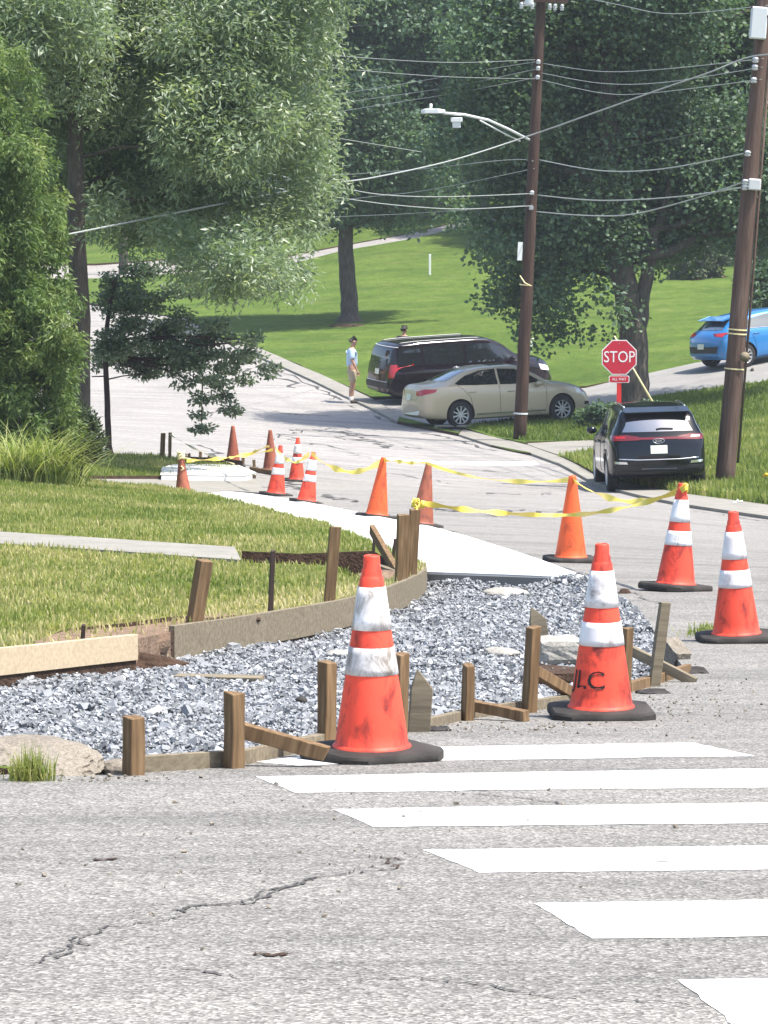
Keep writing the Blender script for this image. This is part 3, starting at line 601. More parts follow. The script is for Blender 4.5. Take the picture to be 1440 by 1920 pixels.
# ------------------------------------------------------------------ traffic cones
def cone_r(z):                       # radius of the cone body at height z (28 inch cone)
    return 0.130 - (0.130 - 0.030) * (z - 0.035) / (0.70 - 0.035)
def make_cone(px, py, label, body='cone_orange', collar='collar_dirty', scale=1.0, rz=0.0, tilt=(0, 0), letters=False, group='traffic cones', squash=1.0, collars=True):
    b = hit(px, py); root = empty('traffic_cone', b, Euler((rad(tilt[0]), rad(tilt[1]), rad(rz)))); root.scale = (scale * squash, scale * squash, scale)
    tag(root, label, 'traffic cone', group)
    h = 0.205                        # base plate with cut corners
    mb = MB(); c = 0.065
    oct_ = [(-h + c, -h), (h - c, -h), (h, -h + c), (h, h - c), (h - c, h), (-h + c, h), (-h, h - c), (-h, -h + c)]
    n = 8; lay = []
    for (s, z) in ((0.97, 0.0), (1.0, 0.008), (1.0, 0.034), (0.965, 0.044), (0.72, 0.047)): lay.append([(x * s, y * s, z) for x, y in oct_])
    vs = [p for q in lay for p in q]; fs = [tuple(range(7, -1, -1)), tuple(4 * n + i for i in range(n))]
    for j in range(4): fs += [(j * n + i, j * n + (i + 1) % n, (j + 1) * n + (i + 1) % n, (j + 1) * n + i) for i in range(n)]
    mb.add(vs, fs); mb.build('base', 'rubber', root, 'auto')
    prof = [(0.137, 0.046), (0.135, 0.052), (0.130, 0.056)]
    if collars:
        prof += [(cone_r(z), z) for z in np.linspace(0.06, 0.628, 14)]
        prof += [(0.0385, 0.632), (0.0350, 0.640), (0.0345, 0.655), (0.0300, 0.663), (0.0285, 0.70), (0.026, 0.706), (0.019, 0.708), (0.019, 0.66)]
    else:
        prof += [(cone_r(z), z) for z in np.linspace(0.06, 0.69, 14)] + [(0.028, 0.703), (0.020, 0.708), (0.018, 0.66)]
    MB().lathe(prof, 40, cap=False).build('body', body, root, True)
    if collars:
        for (z0, z1) in ((0.300, 0.394), (0.453, 0.600)):
            zz = np.linspace(z0, z1, 5); pr = [(cone_r(z0) - .002, z0)] + [(cone_r(z) + 0.0028, z) for z in zz] + [(cone_r(z1) - .002, z1)]
            MB().lathe(pr, 40, cap=False).build('collar', collar, root, True)
    if letters:
        me = text_mesh('JLC', 0.100, bold=.0012); V = np.array([v.co[:] for v in me.vertices]); fs = [tuple(p.vertices) for p in me.polygons]
        a0 = rad(-90 - rz - 36); W = []
        for x, y, _ in V * np.array([1.12, 1, 1]):
            z = 0.163 + y; r = cone_r(z) + 0.0022; a = a0 + x / 0.112 ; W.append((r * math.cos(a), r * math.sin(a), z))
        mb = MB(); mb.add(W, fs)
        mb.build('lettering', 'black_ink', root, fix=False)
        bpy.data.meshes.remove(me)
    return root
def csc(hpx, px, py):
    return max(0.85, min(1.2, hpx * hit(px, py).y / F / 0.715))
make_cone(697, 1424, 'large orange cone with dirty white bands, nearest one, on the left crosswalk edge', scale=1.0, rz=32)
make_cone(1127, 1346, 'orange cone stencilled with black letters JLC standing right of the gravel bed', collar='collar_white', scale=1.0, rz=3, letters=True)
make_cone(1381, 1203, 'banded orange cone at the right edge of the picture, upright on a flat black base', scale=csc(250, 1381, 1203), rz=4, collar='collar_white', tilt=(0, -2))
make_cone(1266, 1107, 'banded orange cone with yellow tape tied round its tip, below the black car', scale=csc(205, 1266, 1107), rz=38, collar='collar_white', tilt=(0, 4.5))
make_cone(1070, 1054, 'plain orange cone without bands, tape passing its middle, between the two taped rows', 'cone_plain', scale=csc(166, 1070, 1054), rz=10, collars=False, tilt=(0, 1))
make_cone(706, 972, 'plain bright orange cone on the edge of the white sidewalk, tape at its tip', 'cone_plain', scale=csc(117, 706, 972), rz=30, collars=False, tilt=(0, 7.5))
make_cone(790, 988, 'faded brownish cone behind the pair of stakes tied with yellow tape', 'cone_faded', scale=csc(124, 790, 988), rz=20, collars=False, tilt=(0, 7))
make_cone(574, 944, 'banded orange cone on the sidewalk edge, right one of the far pair', scale=csc(99, 574, 944), rz=20, collar='collar_white', tilt=(0, 9))
make_cone(517, 930, 'banded orange cone on the sidewalk edge, left one of the far pair', scale=csc(97, 517, 930), rz=20, collar='collar_white', tilt=(0, 6))
make_cone(556, 903, 'small far banded cone with pink tip seen between the far pair of cones', scale=1.0, rz=5, collar='collar_white', tilt=(0, 2))
make_cone(507, 884, 'dark weathered cone half hidden behind the left one of the far pair', 'cone_faded', scale=1.0, rz=5, collars=False)
make_cone(437, 876, 'dark brown cone standing behind the far form boards', 'cone_faded', scale=1.0, rz=5, collars=False)
tc = make_cone(344, 931, 'faded reddish cone wrapped in cream tape beside the far white slab', 'cone_faded', scale=csc(84, 344, 931), rz=10, collars=False, tilt=(0, -3))
mb = MB(); random.seed(3)
for k in range(9):
    a = random.uniform(0, 6.28); z = random.uniform(.56, .70); pts = []
    for j in range(9): pts.append(((cone_r(z) + .012) * math.cos(a + j * .6), (cone_r(z) + .012) * math.sin(a + j * .6), z + .012 * j * random.uniform(-.6, 1)))
    mb.tube(pts, 0.014, 5)
mb.tube([(0.05, -.05, .62), (0.14, -.06, .60), (0.19, -.06, .55)], .014, 5); mb.tube([(-.02, -.07, .50), (0.02, -.09, .46), (-.03, -.09, .43)], .012, 5)
mb.build('tape_wrap', 'tape_cream', tc, True)

# ------------------------------------------------------------------ stakes, boards and braces of the concrete forms
def stake(bx, by, tx, ty, w, label, rz=35, mat='wood_stake', name='stake', group='wooden form stakes', point=False, d=None, off=0.0, sink=0.22, thin=1.0):
    b = hit(bx, by, off); t = P(tx, ty, b.y - 0.01); ax = (t - b); L = ax.length + sink; ax.normalize(); b2 = b - ax * sink
    q = Vector((0, 0, 1)).rotation_difference(ax) @ Quaternion((0, 0, 1), rad(rz))
    root_mb = MB(); hw = w / 2; hd = (d or w * thin) / 2; n = 5; vs = []; fs = []
    for k in range(n):
        z = L * k / (n - 1); j = 0.0018
        for sx, sy in ((-1, -1), (1, -1), (1, 1), (-1, 1)): vs.append((sx * hw + random.uniform(-j, j), sy * hd + random.uniform(-j, j), z + (random.uniform(-.006, .006) if k == n - 1 else 0)))
    for k in range(n - 1): fs += [(4 * k + i, 4 * k + (i + 1) % 4, 4 * k + 4 + (i + 1) % 4, 4 * k + 4 + i) for i in range(4)]
    if point: vs += [(-hw * .55, 0, L + w * .9)]; m = 4 * (n - 1); fs += [(m + i, m + (i + 1) % 4, len(vs) - 1) for i in range(4)]
    else: fs += [tuple(4 * (n - 1) + i for i in range(4))]
    root_mb.add(vs, fs); o = root_mb.build(name, mat, None, False, 0.0025)
    o.location = b2; o.rotation_mode = 'QUATERNION'; o.rotation_quaternion = q
    return tag(o, label, 'stake', group)
def beam(a, b, w, h, label, mat='wood_stake', name='brace', cat='board', group=None, twist=0.0, parent=None, taper=None):
    a = Vector(a); b = Vector(b); ax = b - a; L = ax.length; ax.normalize()
    y = Vector((0, 0, 1)).cross(ax).normalized(); z = ax.cross(y); R = Matrix((ax, y, z)).transposed().to_quaternion() @ Quaternion((1, 0, 0), rad(twist))
    mb = MB(); n = 6; vs = []; fs = []
    for k in range(n):
        x = L * k / (n - 1); t = 1.0 if taper is None else 1 + (taper - 1) * k / (n - 1)
        for sy, sz in ((-1, -1), (1, -1), (1, 1), (-1, 1)): vs.append((x + (random.uniform(-.008, .008) if k in (0, n - 1) else 0), sy * w / 2 + random.uniform(-.001, .001), sz * h / 2 * t + random.uniform(-.0015, .0015)))
    for k in range(n - 1): fs += [(4 * k + i, 4 * k + (i + 1) % 4, 4 * k + 4 + (i + 1) % 4, 4 * k + 4 + i) for i in range(4)]
    fs += [(3, 2, 1, 0), tuple(4 * (n - 1) + i for i in range(4))]
    mb.add(vs, fs); o = mb.build(name, mat, parent, False, 0.002); o.location = a; o.rotation_mode = 'QUATERNION'; o.rotation_quaternion = R
    if not parent: tag(o, label, cat, group)
    return o
G1 = 'stakes along the front form'
stake(250, 1453, 250, 1343, 0.055, 'short brown stake with splintered top, leftmost along the front form', 40, group=G1)
stake(439, 1440, 440, 1298, 0.052, 'brown stake with a long brace nailed to it, left of the nearest cone', 38, group=G1)
stake(612, 1400, 614, 1242, 0.052, 'brown stake just left of the nearest cone', 42, group=G1)
stake(748, 1378, 752, 1225, 0.048, 'brown stake partly hidden behind the right side of the nearest cone', 40, group=G1)
stake(876, 1351, 879, 1246, 0.040, 'slim stake between the two front cones with a short brace', 30, group=G1)
stake(992, 1336, 1001, 1175, 0.048, 'tall stake in front of the concrete block, left of the lettered cone', 35, group=G1)
stake(1170, 1300, 1177, 1176, 0.042, 'stake partly hidden behind the right side of the lettered cone', 35, group=G1)
stake(1226, 1287, 1247, 1130, 0.050, 'tall leaning grey stake right of the lettered cone', 20, 'wood_grey', group=G1, thin=.6)
G2 = 'stakes behind the curved form'
stake(364, 1172, 384, 1050, 0.075, 'thick leaning stake with pale top at the left end of the curved board', 30, group=G2, off=.08)
stake(617, 1132, 629, 988, 0.070, 'tall leaning stake behind the middle of the curved board', 12, group=G2, off=.08, thin=.55)
stake(752, 1096, 757, 965, 0.085, 'dark tall stake, left one of the pair holding the yellow tape', 20, group=G2, off=.06, thin=.6)
stake(771, 1089, 778, 955, 0.072, 'dark tall stake, right one of the pair holding the yellow tape', 15, group=G2, off=.06, thin=.6)
stake(507, 1151, 512, 1033, 0.030, 'thin dark iron stake in the lawn between two wooden stakes', 10, 'rebar', group='iron form pins', off=.08)
stake(155, 1199, 157, 1170, 0.022, 'short iron pin behind the pale left board', 10, 'rebar', group='iron form pins', off=.08)
stake(736, 1060, 741, 1010, 0.022, 'short iron pin in front of the white sidewalk', 10, 'rebar', group='iron form pins', off=.03)
stake(700, 1050, 702, 988, 0.02, 'iron pin beside the leaning board near the sidewalk corner', 10, 'rebar', group='iron form pins', off=.03)
stake(785, 1372, 791, 1290, 0.085, 'pointed flat board end leaning beside the nearest cone', 8, 'wood_grey', name='board_end', group=G1, thin=.3, point=True)
stake(1016, 1215, 1008, 1163, 0.10, 'pointed scrap board sticking up behind the concrete block', 10, 'wood_grey', name='board_end', group=G1, thin=.3, point=True, off=-.1)
# leaning scrap board at the sidewalk corner
a = P(697, 992, 27.5); b = P(745, 1075, 26.6); beam(a, b, 0.04, 0.075, 'dark scrap board leaning in the trench by the sidewalk corner', 'wood_stake', 'scrap_board', 'board')
a = P(700, 1062, 26.9); b = P(752, 1078, 26.5); beam(a, b, 0.05, 0.05, 'short cross piece lying in the trench by the paired stakes', 'wood_grey', 'scrap_board', 'board')
# braces
def brace(p0, p1, y0, y1, w, h, label, mat='wood_stake', tw=0): return beam(P(*p0, y0), P(*p1, y1), w, h, label, mat, 'brace', 'brace', 'braces of the front form', tw)
brace((444, 1366), (612, 1413), 12.0, 11.95, 0.045, 0.05, 'long pale brace running from a stake to the base of the nearest cone')
brace((884, 1322), (988, 1343), 14.35, 14.2, 0.04, 0.042, 'short brace at the foot of the slim stake between the cones')
brace((1004, 1258), (1082, 1306), 15.0, 15.3, 0.04, 0.045, 'brace running from the tall stake behind the lettered cone')
brace((1180, 1218), (1302, 1279), 16.9, 16.8, 0.035, 0.045, 'pale brace slanting down to the asphalt right of the lettered cone', 'wood_grey')
# front form boards (low, between asphalt and gravel)
fx = xy(*FRONT)
def form_board(pl, top, bot, th, label, mat, name='form_board', group='form boards', lateral=0.0):
    pts = [Vector(p) for p in pl]; V = []; n = len(pts)
    for i in range(n):
        d = (pts[min(i + 1, n - 1)] - pts[max(i - 1, 0)]).normalized(); nn = Vector((-d.y, d.x)); z = Tz(*pts[i])
        for s, zz in ((-.5, bot), (.5, bot), (.5, top), (-.5, top)): q = pts[i] + nn * (th * s + lateral); V.append((q.x, q.y, z + zz + random.uniform(-.002, .002)))
    fs = []
    for i in range(n - 1): fs += [(4 * i + k, 4 * i + (k + 1) % 4, 4 * i + 4 + (k + 1) % 4, 4 * i + 4 + k) for k in range(4)]
    fs += [(3, 2, 1, 0), tuple(4 * (n - 1) + k for k in range(4))]
    c = Vector(V[0]); mb = MB(); mb.add([Vector(v) - c for v in V], fs); o = mb.build(name, mat, None, False, 0.002); o.location = c
    return tag(o, label, 'form board', group)
def seg(px): return dens_line(xy(*px), 0.3)
def dens_line(pl, st):
    out = []
    for a, b in zip(pl[:-1], pl[1:]):
        a = Vector(a); b = Vector(b); n = max(1, int((b - a).length / st))
        out += [tuple(a.lerp(b, k / n)) for k in range(n)]
    return out + [tuple(pl[-1])]
form_board(seg([(262, 1448), (350, 1443), (438, 1436)]), 0.055, -0.12, 0.03, 'weathered low board between the two leftmost front stakes', 'wood_grey')
form_board(seg([(446, 1435), (530, 1416), (612, 1399)]), 0.05, -0.12, 0.03, 'low board behind the long brace left of the nearest cone', 'wood_grey')
form_board(seg([(790, 1367), (830, 1358), (868, 1349)]), 0.04, -0.12, 0.03, 'short low board left of the slim stake', 'wood_grey')
form_board(seg([(885, 1346), (940, 1339), (990, 1332)]), 0.045, -0.12, 0.03, 'low board left of the tall stake by the lettered cone', 'wood_grey')
form_board(seg([(1000, 1332), (1060, 1322), (1120, 1313)]), 0.045, -0.12, 0.03, 'low board running behind the base of the lettered cone', 'wood_grey')
form_board(seg([(1178, 1298), (1215, 1287), (1290, 1262)]), 0.045, -0.12, 0.03, 'low board at the right end of the front form', 'wood_stake')
# boards on the lawn side
form_board(smooth_line(xy((322, 1208), (500, 1180), (620, 1158), (700, 1138), (765, 1113), (797, 1094), (795, 1082)), 2), 0.105, -0.085, 0.035, 'long curved grey plywood form board along the lawn, bending at the sidewalk', 'wood_grey')
form_board(dens_line(xy((-330, 1281), (0, 1250), (256, 1222)), .4), 0.095, -0.045, 0.04, 'clean pale new board at the left edge in front of the lawn', 'wood_new', lateral=0.01)
form_board(dens_line(xy((1103, 1092), (950, 1086), (802, 1081)), .4), 0.022, -0.11, 0.012, 'grey strip added to darken the cut edge face of the white sidewalk', 'edge_face_grey', 'edge_face_strip', 'added edge strips')  # added strip, gives the sidewalk's edge face a darker grey
# soil clump between the boards, with roots
def lump(name, c, size, mat, label, cat, seed, group=None, n=3, noise=.25, rz=0, flat=None, tone=None):
    bm = bmesh.new(); bmesh.ops.create_icosphere(bm, subdivisions=n, radius=1.0); r = random.Random(seed); off = [Vector((r.uniform(-1, 1), r.uniform(-1, 1), r.uniform(-1, 1))).normalized() for _ in range(14)]; am = [r.uniform(-noise, noise) for _ in off]
    for v in bm.verts:
        d = v.co.normalized(); k = 1 + sum(a * max(0, d.dot(o)) ** 4 for a, o in zip(am, off)) + r.uniform(-noise, noise) * .10
        p = d * k
        if flat: p = Vector((math.copysign(min(abs(p.x), flat), p.x), math.copysign(min(abs(p.y), flat), p.y), math.copysign(min(abs(p.z), flat), p.z)))
        v.co = Vector((p.x * size[0], p.y * size[1], p.z * size[2]))
    me = bpy.data.meshes.new(name); bm.to_mesh(me); bm.free(); me.materials.append(MATS[mat]); o = bpy.data.objects.new(name, me); COL.objects.link(o); o.location = c; o.rotation_euler = (0, 0, rad(rz))
    return tag(o, label, cat, group)
c = hit(283, 1222, -.03); lump('soil_clump', c + Vector((0, .05, 0)), (0.135, 0.16, 0.135), 'clay', 'block of brown soil exposed between the pale board and the curved board', 'soil clump', 4, noise=.3, flat=.8)
mb = MB()
for k in range(8):
    p = c + Vector((random.uniform(-.08, .12), -.13, random.uniform(-.04, .06))); pts = [p]
    for j in range(5): p = p + Vector((random.uniform(-.01, .04), random.uniform(-.02, .005), random.uniform(-.04, -.005))); pts.append(p)
    mb.tube([q - c for q in pts], [.006, .006, .005, .004, .003, .002], 5)
o = mb.build('roots', 'wood_grey', None, True); o.location = c; tag(o, 'torn pale roots hanging from the soil between the boards', 'roots')
c = hit(190, 1250, -.08); lump('soil_bank', c + Vector((0, .12, 0.0)), (0.5, 0.12, 0.085), 'soil', 'dark soil bank under the pale left board', 'soil', 9, noise=.4)
c = hit(690, 1098, 0); lump('soil_heap', c, (0.28, 0.3, 0.10), 'clay', 'reddish brown soil heap behind the curved board near the nearest cone tip', 'soil', 14, noise=.5)
c = hit(430, 1165, .06); lump('soil_heap', c, (0.22, 0.16, 0.04), 'soil', 'bare soil patch beside the thick leaning stake', 'soil', 15, noise=.5)
# plank fragment and slabs lying in the gravel
a = hit(330, 1268, -.07); b = hit(490, 1272, -.07); beam(a, b, 0.10, 0.02, 'thin pale lath lying flat on the gravel', 'wood_grey', 'lath', 'board')
c = hit(945, 1222, -.07); lump('concrete_shard', c, (0.085, 0.11, 0.022), 'concrete_chunk', 'flat pale concrete shard lying on the gravel left of the tall stake', 'concrete piece', 21, noise=.3)
c = hit(945, 1110, -.07); lump('concrete_shard', c, (0.16, 0.2, 0.03), 'concrete_chunk', 'flat broken slab on the gravel in front of the sidewalk edge', 'concrete piece', 22, noise=.3)
c = hit(1168, 1118, -.02); lump('concrete_shard', c, (0.06, 0.06, 0.06), 'soil', 'dark clod at the far right corner of the gravel bed', 'clod', 25, noise=.3)
c = hit(640, 1225, -.07); lump('concrete_shard', c, (0.10, 0.10, 0.02), 'concrete_chunk', 'flat stone on the gravel above the stake left of the nearest cone', 'concrete piece', 23, noise=.3)
c = hit(562, 1312, -.07); lump('black_scrap', c, (0.025, 0.03, 0.018), 'rubber', 'small black scrap lying on the gravel', 'scrap', 24, noise=.3)
# concrete block behind the tall stake
def chunk(name, c, size, label, seed, rz=0, rx=0, mat='concrete_chunk', cat='concrete block'):
    r = random.Random(seed); bm = bmesh.new(); bmesh.ops.create_cube(bm, size=1.0); bmesh.ops.subdivide_edges(bm, edges=bm.edges[:], cuts=4, use_grid_fill=True)
    for v in bm.verts:
        k = sum(abs(q) > .49 for q in v.co); sh = 0.93 if k >= 2 else 1.0
        v.co = Vector((v.co.x * size[0] * sh, v.co.y * size[1] * sh, v.co.z * size[2] * (sh if k == 3 else 1))) + Vector((r.uniform(-1, 1), r.uniform(-1, 1), r.uniform(-1, 1))) * .005
    me = bpy.data.meshes.new(name); bm.to_mesh(me); bm.free(); me.materials.append(MATS[mat]); o = bpy.data.objects.new(name, me); COL.objects.link(o); o.location = c; o.rotation_euler = (rad(rx), 0, rad(rz)); return tag(o, label, cat)
c = hit(1050, 1250, -.08); chunk('concrete_block', c + Vector((0, .25, .06)), (0.25, .30, .12), 'pale concrete block between the tall stake and the lettered cone', 31, 8)
c = hit(1050, 1290, -.1); chunk('concrete_block', c + Vector((0, .35, .0)), (0.30, .3, .09), 'darker slab under the pale concrete block', 32, -5, mat='soil', cat='slab')
c = hit(1265, 1235, 0); chunk('broken_slab', c + Vector((0, 0, .03)), (0.10, .16, .10), 'tan broken asphalt piece tilted behind the leaning grey stake', 33, 30, 28, 'sand', 'asphalt piece')
c = hit(1296, 1262, 0); chunk('broken_slab', c + Vector((0, 0, .0)), (0.16, .12, .03), 'dark broken asphalt edge at the foot of the slanting brace', 34, 10, 6, 'rubber', 'asphalt piece')
c = hit(1225, 1300, 0); chunk('broken_slab', c, (0.14, .10, .02), 'dark flat asphalt piece right of the lettered cone base', 35, 15, 4, 'rubber', 'asphalt piece')
c = hit(822, 1370, 0); chunk('broken_slab', c, (0.085, .08, .02), 'small flat black piece beside the pointed board end', 36, 15, 4, 'rubber', 'asphalt piece')  # flat black piece laid over the gap beside the board end
c = hit(505, 1436, -.03); chunk('broken_slab', c, (0.16, .06, .025), 'black ragged asphalt edge left of the nearest cone base', 37, 2, 4, 'rubber', 'asphalt piece')
# sand mound and grass tuft at the left edge
c = hit(10, 1450, -.03); lump('sand_mound', c + Vector((0, .15, -.01)), (0.25, 0.32, 0.095), 'sand', 'tan sand mound at the left edge of the gravel bed', 'sand mound', 41, noise=.45, n=5)
c = hit(215, 1450, -.06); lump('sand_mound', c, (0.09, 0.08, 0.05), 'sand', 'small crumbled sand heap beside the leftmost front stake', 'sand mound', 42, noise=.4)
c = hit(58, 1463)
tp = rng.normal(0, 1, (260, 2)) * np.array([0.032, 0.03]); r_ = np.hypot(tp[:, 0], tp[:, 1])
o = blades('grass_tuft', tp, np.zeros(260), 0.10 * (1.2 - r_ * 6).clip(.4, 1.2), 43, rng.uniform(.35, .75, 260), wid=0.0022, lean=.6); o.location = c; tag(o, 'bright green grass tuft growing at the asphalt edge by the sand mound', 'grass tuft')
c = hit(1330, 1190); tp = rng.normal(0, 1, (300, 2)) * np.array([0.07, 0.12])
o = blades('grass_tuft', tp, np.zeros(300), np.full(300, 0.06), 44, rng.uniform(.2, .7, 300), wid=0.003, lean=.7); o.location = c; tag(o, 'flat green weed patch left of the right edge cone', 'weeds', kind='stuff')

# ------------------------------------------------------------------ far form work by the young tree
G3 = 'stakes of the far form'
for (bx, by, tx, ty, w, lab) in ((304, 866, 306, 812, .075, 'tall far stake at the left end of the far form'), (318, 868, 319, 811, .05, 'thin far stake second from the left of the far form'),
    (334, 880, 335, 848, .05, 'short far stake just left of the tape wrapped cone'), (346, 870, 347, 850, .05, 'short far stake just right of the tape wrapped cone'), (356, 868, 354, 850, .05, 'short far stake third from the tape wrapped cone'),
    (375, 866, 376, 847, .05, 'dark short far stake under the hanging twig'), (391, 866, 394, 853, .06, 'stubby far stake right of the hanging twig'), (455, 875, 456, 858, .05, 'short far stake right of the dark brown cone'), (477, 882, 476, 862, .045, 'short far stake near the dark weathered cone'), (425, 877, 424, 858, .05, 'short far stake left of the dark brown cone')):
    stake(bx, by, tx, ty, w, lab, 20, 'wood_stake', group=G3, thin=.6)
form_board(seg([(352, 874), (400, 876), (455, 882)]), 0.16, -0.05, 0.05, 'dark far form board below the far stakes', 'soil', group='far form boards')
form_board(seg([(240, 866), (305, 867), (330, 872)]), 0.08, -0.05, 0.05, 'reddish far board at the edge of the young tree lawn', 'wood_stake', group='far form boards')
form_board(seg([(470, 884), (520, 892), (530, 900)]), 0.08, -0.05, 0.05, 'low far board under the dark weathered cone', 'wood_stake', group='far form boards')
def slab(px, top, label, mat='concrete_new', name='concrete_slab'):
    pl = xy(*px); c = Vector((sum(p[0] for p in pl) / len(pl), sum(p[1] for p in pl) / len(pl))); n = len(pl); zc = Tz(*c)
    V = [(p[0] - c.x, p[1] - c.y, Tz(*p) - zc + top) for p in pl] + [(p[0] - c.x, p[1] - c.y, Tz(*p) - zc - .1) for p in pl]
    mb = MB(); mb.add(V, [tuple(range(n)), tuple(range(2 * n - 1, n - 1, -1))] + [(i, (i + 1) % n, n + (i + 1) % n, n + i) for i in range(n)])
    o = mb.build(name, mat, None, False, 0.01); o.location = (c.x, c.y, zc); return tag(o, label, 'slab')
slab(((302, 905), (305, 890), (330, 884), (400, 884), (448, 886), (480, 900), (460, 906)), 0.12, 'bright new concrete slab beyond the tape wrapped cone')

# ------------------------------------------------------------------ caution tape
def ribbon(pts, w, label, mat='tape_yellow', sag=0.0, tw=1.5, seed=0, n=26, group='lengths of caution tape'):
    """tape hung between world points, sagging and twisting"""
    r = random.Random(seed); Q = []
    for (a, b, s) in pts:
        for k in range(n):
            t = k / (n - 1); p = Vector(a).lerp(Vector(b), t); p.z -= s * 4 * t * (1 - t); Q.append(p)
    V = []; fs = []; N = len(Q); ph = r.uniform(-.3, .3); c = Q[0]
    for i, p in enumerate(Q):
        d = (Q[min(i + 1, N - 1)] - Q[max(i - 1, 0)]).normalized(); side = d.cross(Vector((0, 0, 1))).normalized(); up = side.cross(d)
        a = ph + tw * math.sin(i * 0.37 + r.uniform(-.12, .12)); u = up * math.cos(a) + side * math.sin(a); ww = w / 2 * (0.75 + .25 * math.sin(i * .9 + ph))
        V += [p + u * ww - c, p - u * ww - c]
    fs = [(2 * i, 2 * i + 1, 2 * i + 3, 2 * i + 2) for i in range(N - 1)]
    o = npmesh('caution_tape', V, fs, mat, None, True); o.location = c
    return tag(o, label, 'caution tape', group)
Yt = {k: hit(*v).y for k, v in {'a': (344, 931), 'b': (517, 930), 'c': (574, 944), 'd': (706, 972), 'e': (790, 988), 'f': (1070, 1054), 'g': (1266, 1107), 's': (771, 1096)}.items()}
ribbon([(P(350, 864, Yt['a'] - .1), P(512, 843, Yt['b'] - .1), .03)], .065, 'yellow tape from the tape wrapped cone to the far pair, lower strand', seed=1)
ribbon([(P(430, 858, 56), P(505, 836, 52), .02)], .06, 'short yellow strand rising from the dark brown cone', seed=2)
ribbon([(P(516, 838, Yt['b'] - .05), P(580, 850, Yt['c'] - .05), .16)], .065, 'yellow tape hanging between the far pair of cones', seed=3)
ribbon([(P(585, 850, Yt['c'] - .1), P(722, 862, Yt['d'] - .05), .19)], .085, 'yellow tape sagging from the far pair to the bright plain cone', seed=4, tw=1.0)
ribbon([(P(722, 862, Yt['d']), P(800, 868, Yt['e']), .01), (P(800, 868, Yt['e']), P(1072, 899, Yt['f']), .09)], .05, 'long pale yellow tape from the bright plain cone across the road', seed=5, tw=1.2)
ribbon([(P(1074, 899, Yt['f']), P(1282, 918, Yt['g']), .13)], .06, 'yellow tape between the unbanded cone and the tied cone', seed=6, tw=1.2)
ribbon([(P(796, 944, Yt['s'] - .05), P(1040, 966, 27.2), .02), (P(1040, 966, 27.2), P(1284, 916, Yt['g'] - .05), .05)], .048, 'nearest broad yellow tape from the paired stakes to the tied cone', seed=7, tw=.9, n=30)
ribbon([(P(318, 814, 60), P(440, 870, 57), .05)], .04, 'slack thin tape from the far stakes towards the dark brown cone', 'tape_cream', seed=8)
mb = MB(); random.seed(12); c = P(780, 950, Yt['s'] - .03)
for k in range(7):
    a = random.uniform(0, 6.28); mb.tube([c + Vector((.05 * math.cos(a + j * .7), .03 * math.sin(a + j * .7) - .01, random.uniform(-.05, .06) + .01 * j)) - c for j in range(8)], .012, 5)
mb.box((0.085, -.03, .03), (.06, .01, .10), Matrix.Rotation(.2, 3, 'Y')); mb.tube([(0.0, -.05, -.0), (0.03, -.06, -.08), (-.01, -.06, -.12)], .012, 5)
o = mb.build('tape_knot', 'tape_yellow', None, True); o.location = c; o.scale = (.58,) * 3; tag(o, 'knot of yellow tape tied round the paired stakes', 'caution tape')
mb = MB(); c = P(1284, 920, Yt['g'])
for k in range(6):
    a = random.uniform(0, 6.28); mb.tube([Vector((.032 * math.cos(a + j * .8), .032 * math.sin(a + j * .8), random.uniform(-.03, .03) + .008 * j)) for j in range(9)], .012, 5)
o = mb.build('tape_knot', 'tape_yellow', None, True); o.location = c; o.scale = (.58,) * 3; tag(o, 'yellow tape knot on the tip of the tied cone', 'caution tape')

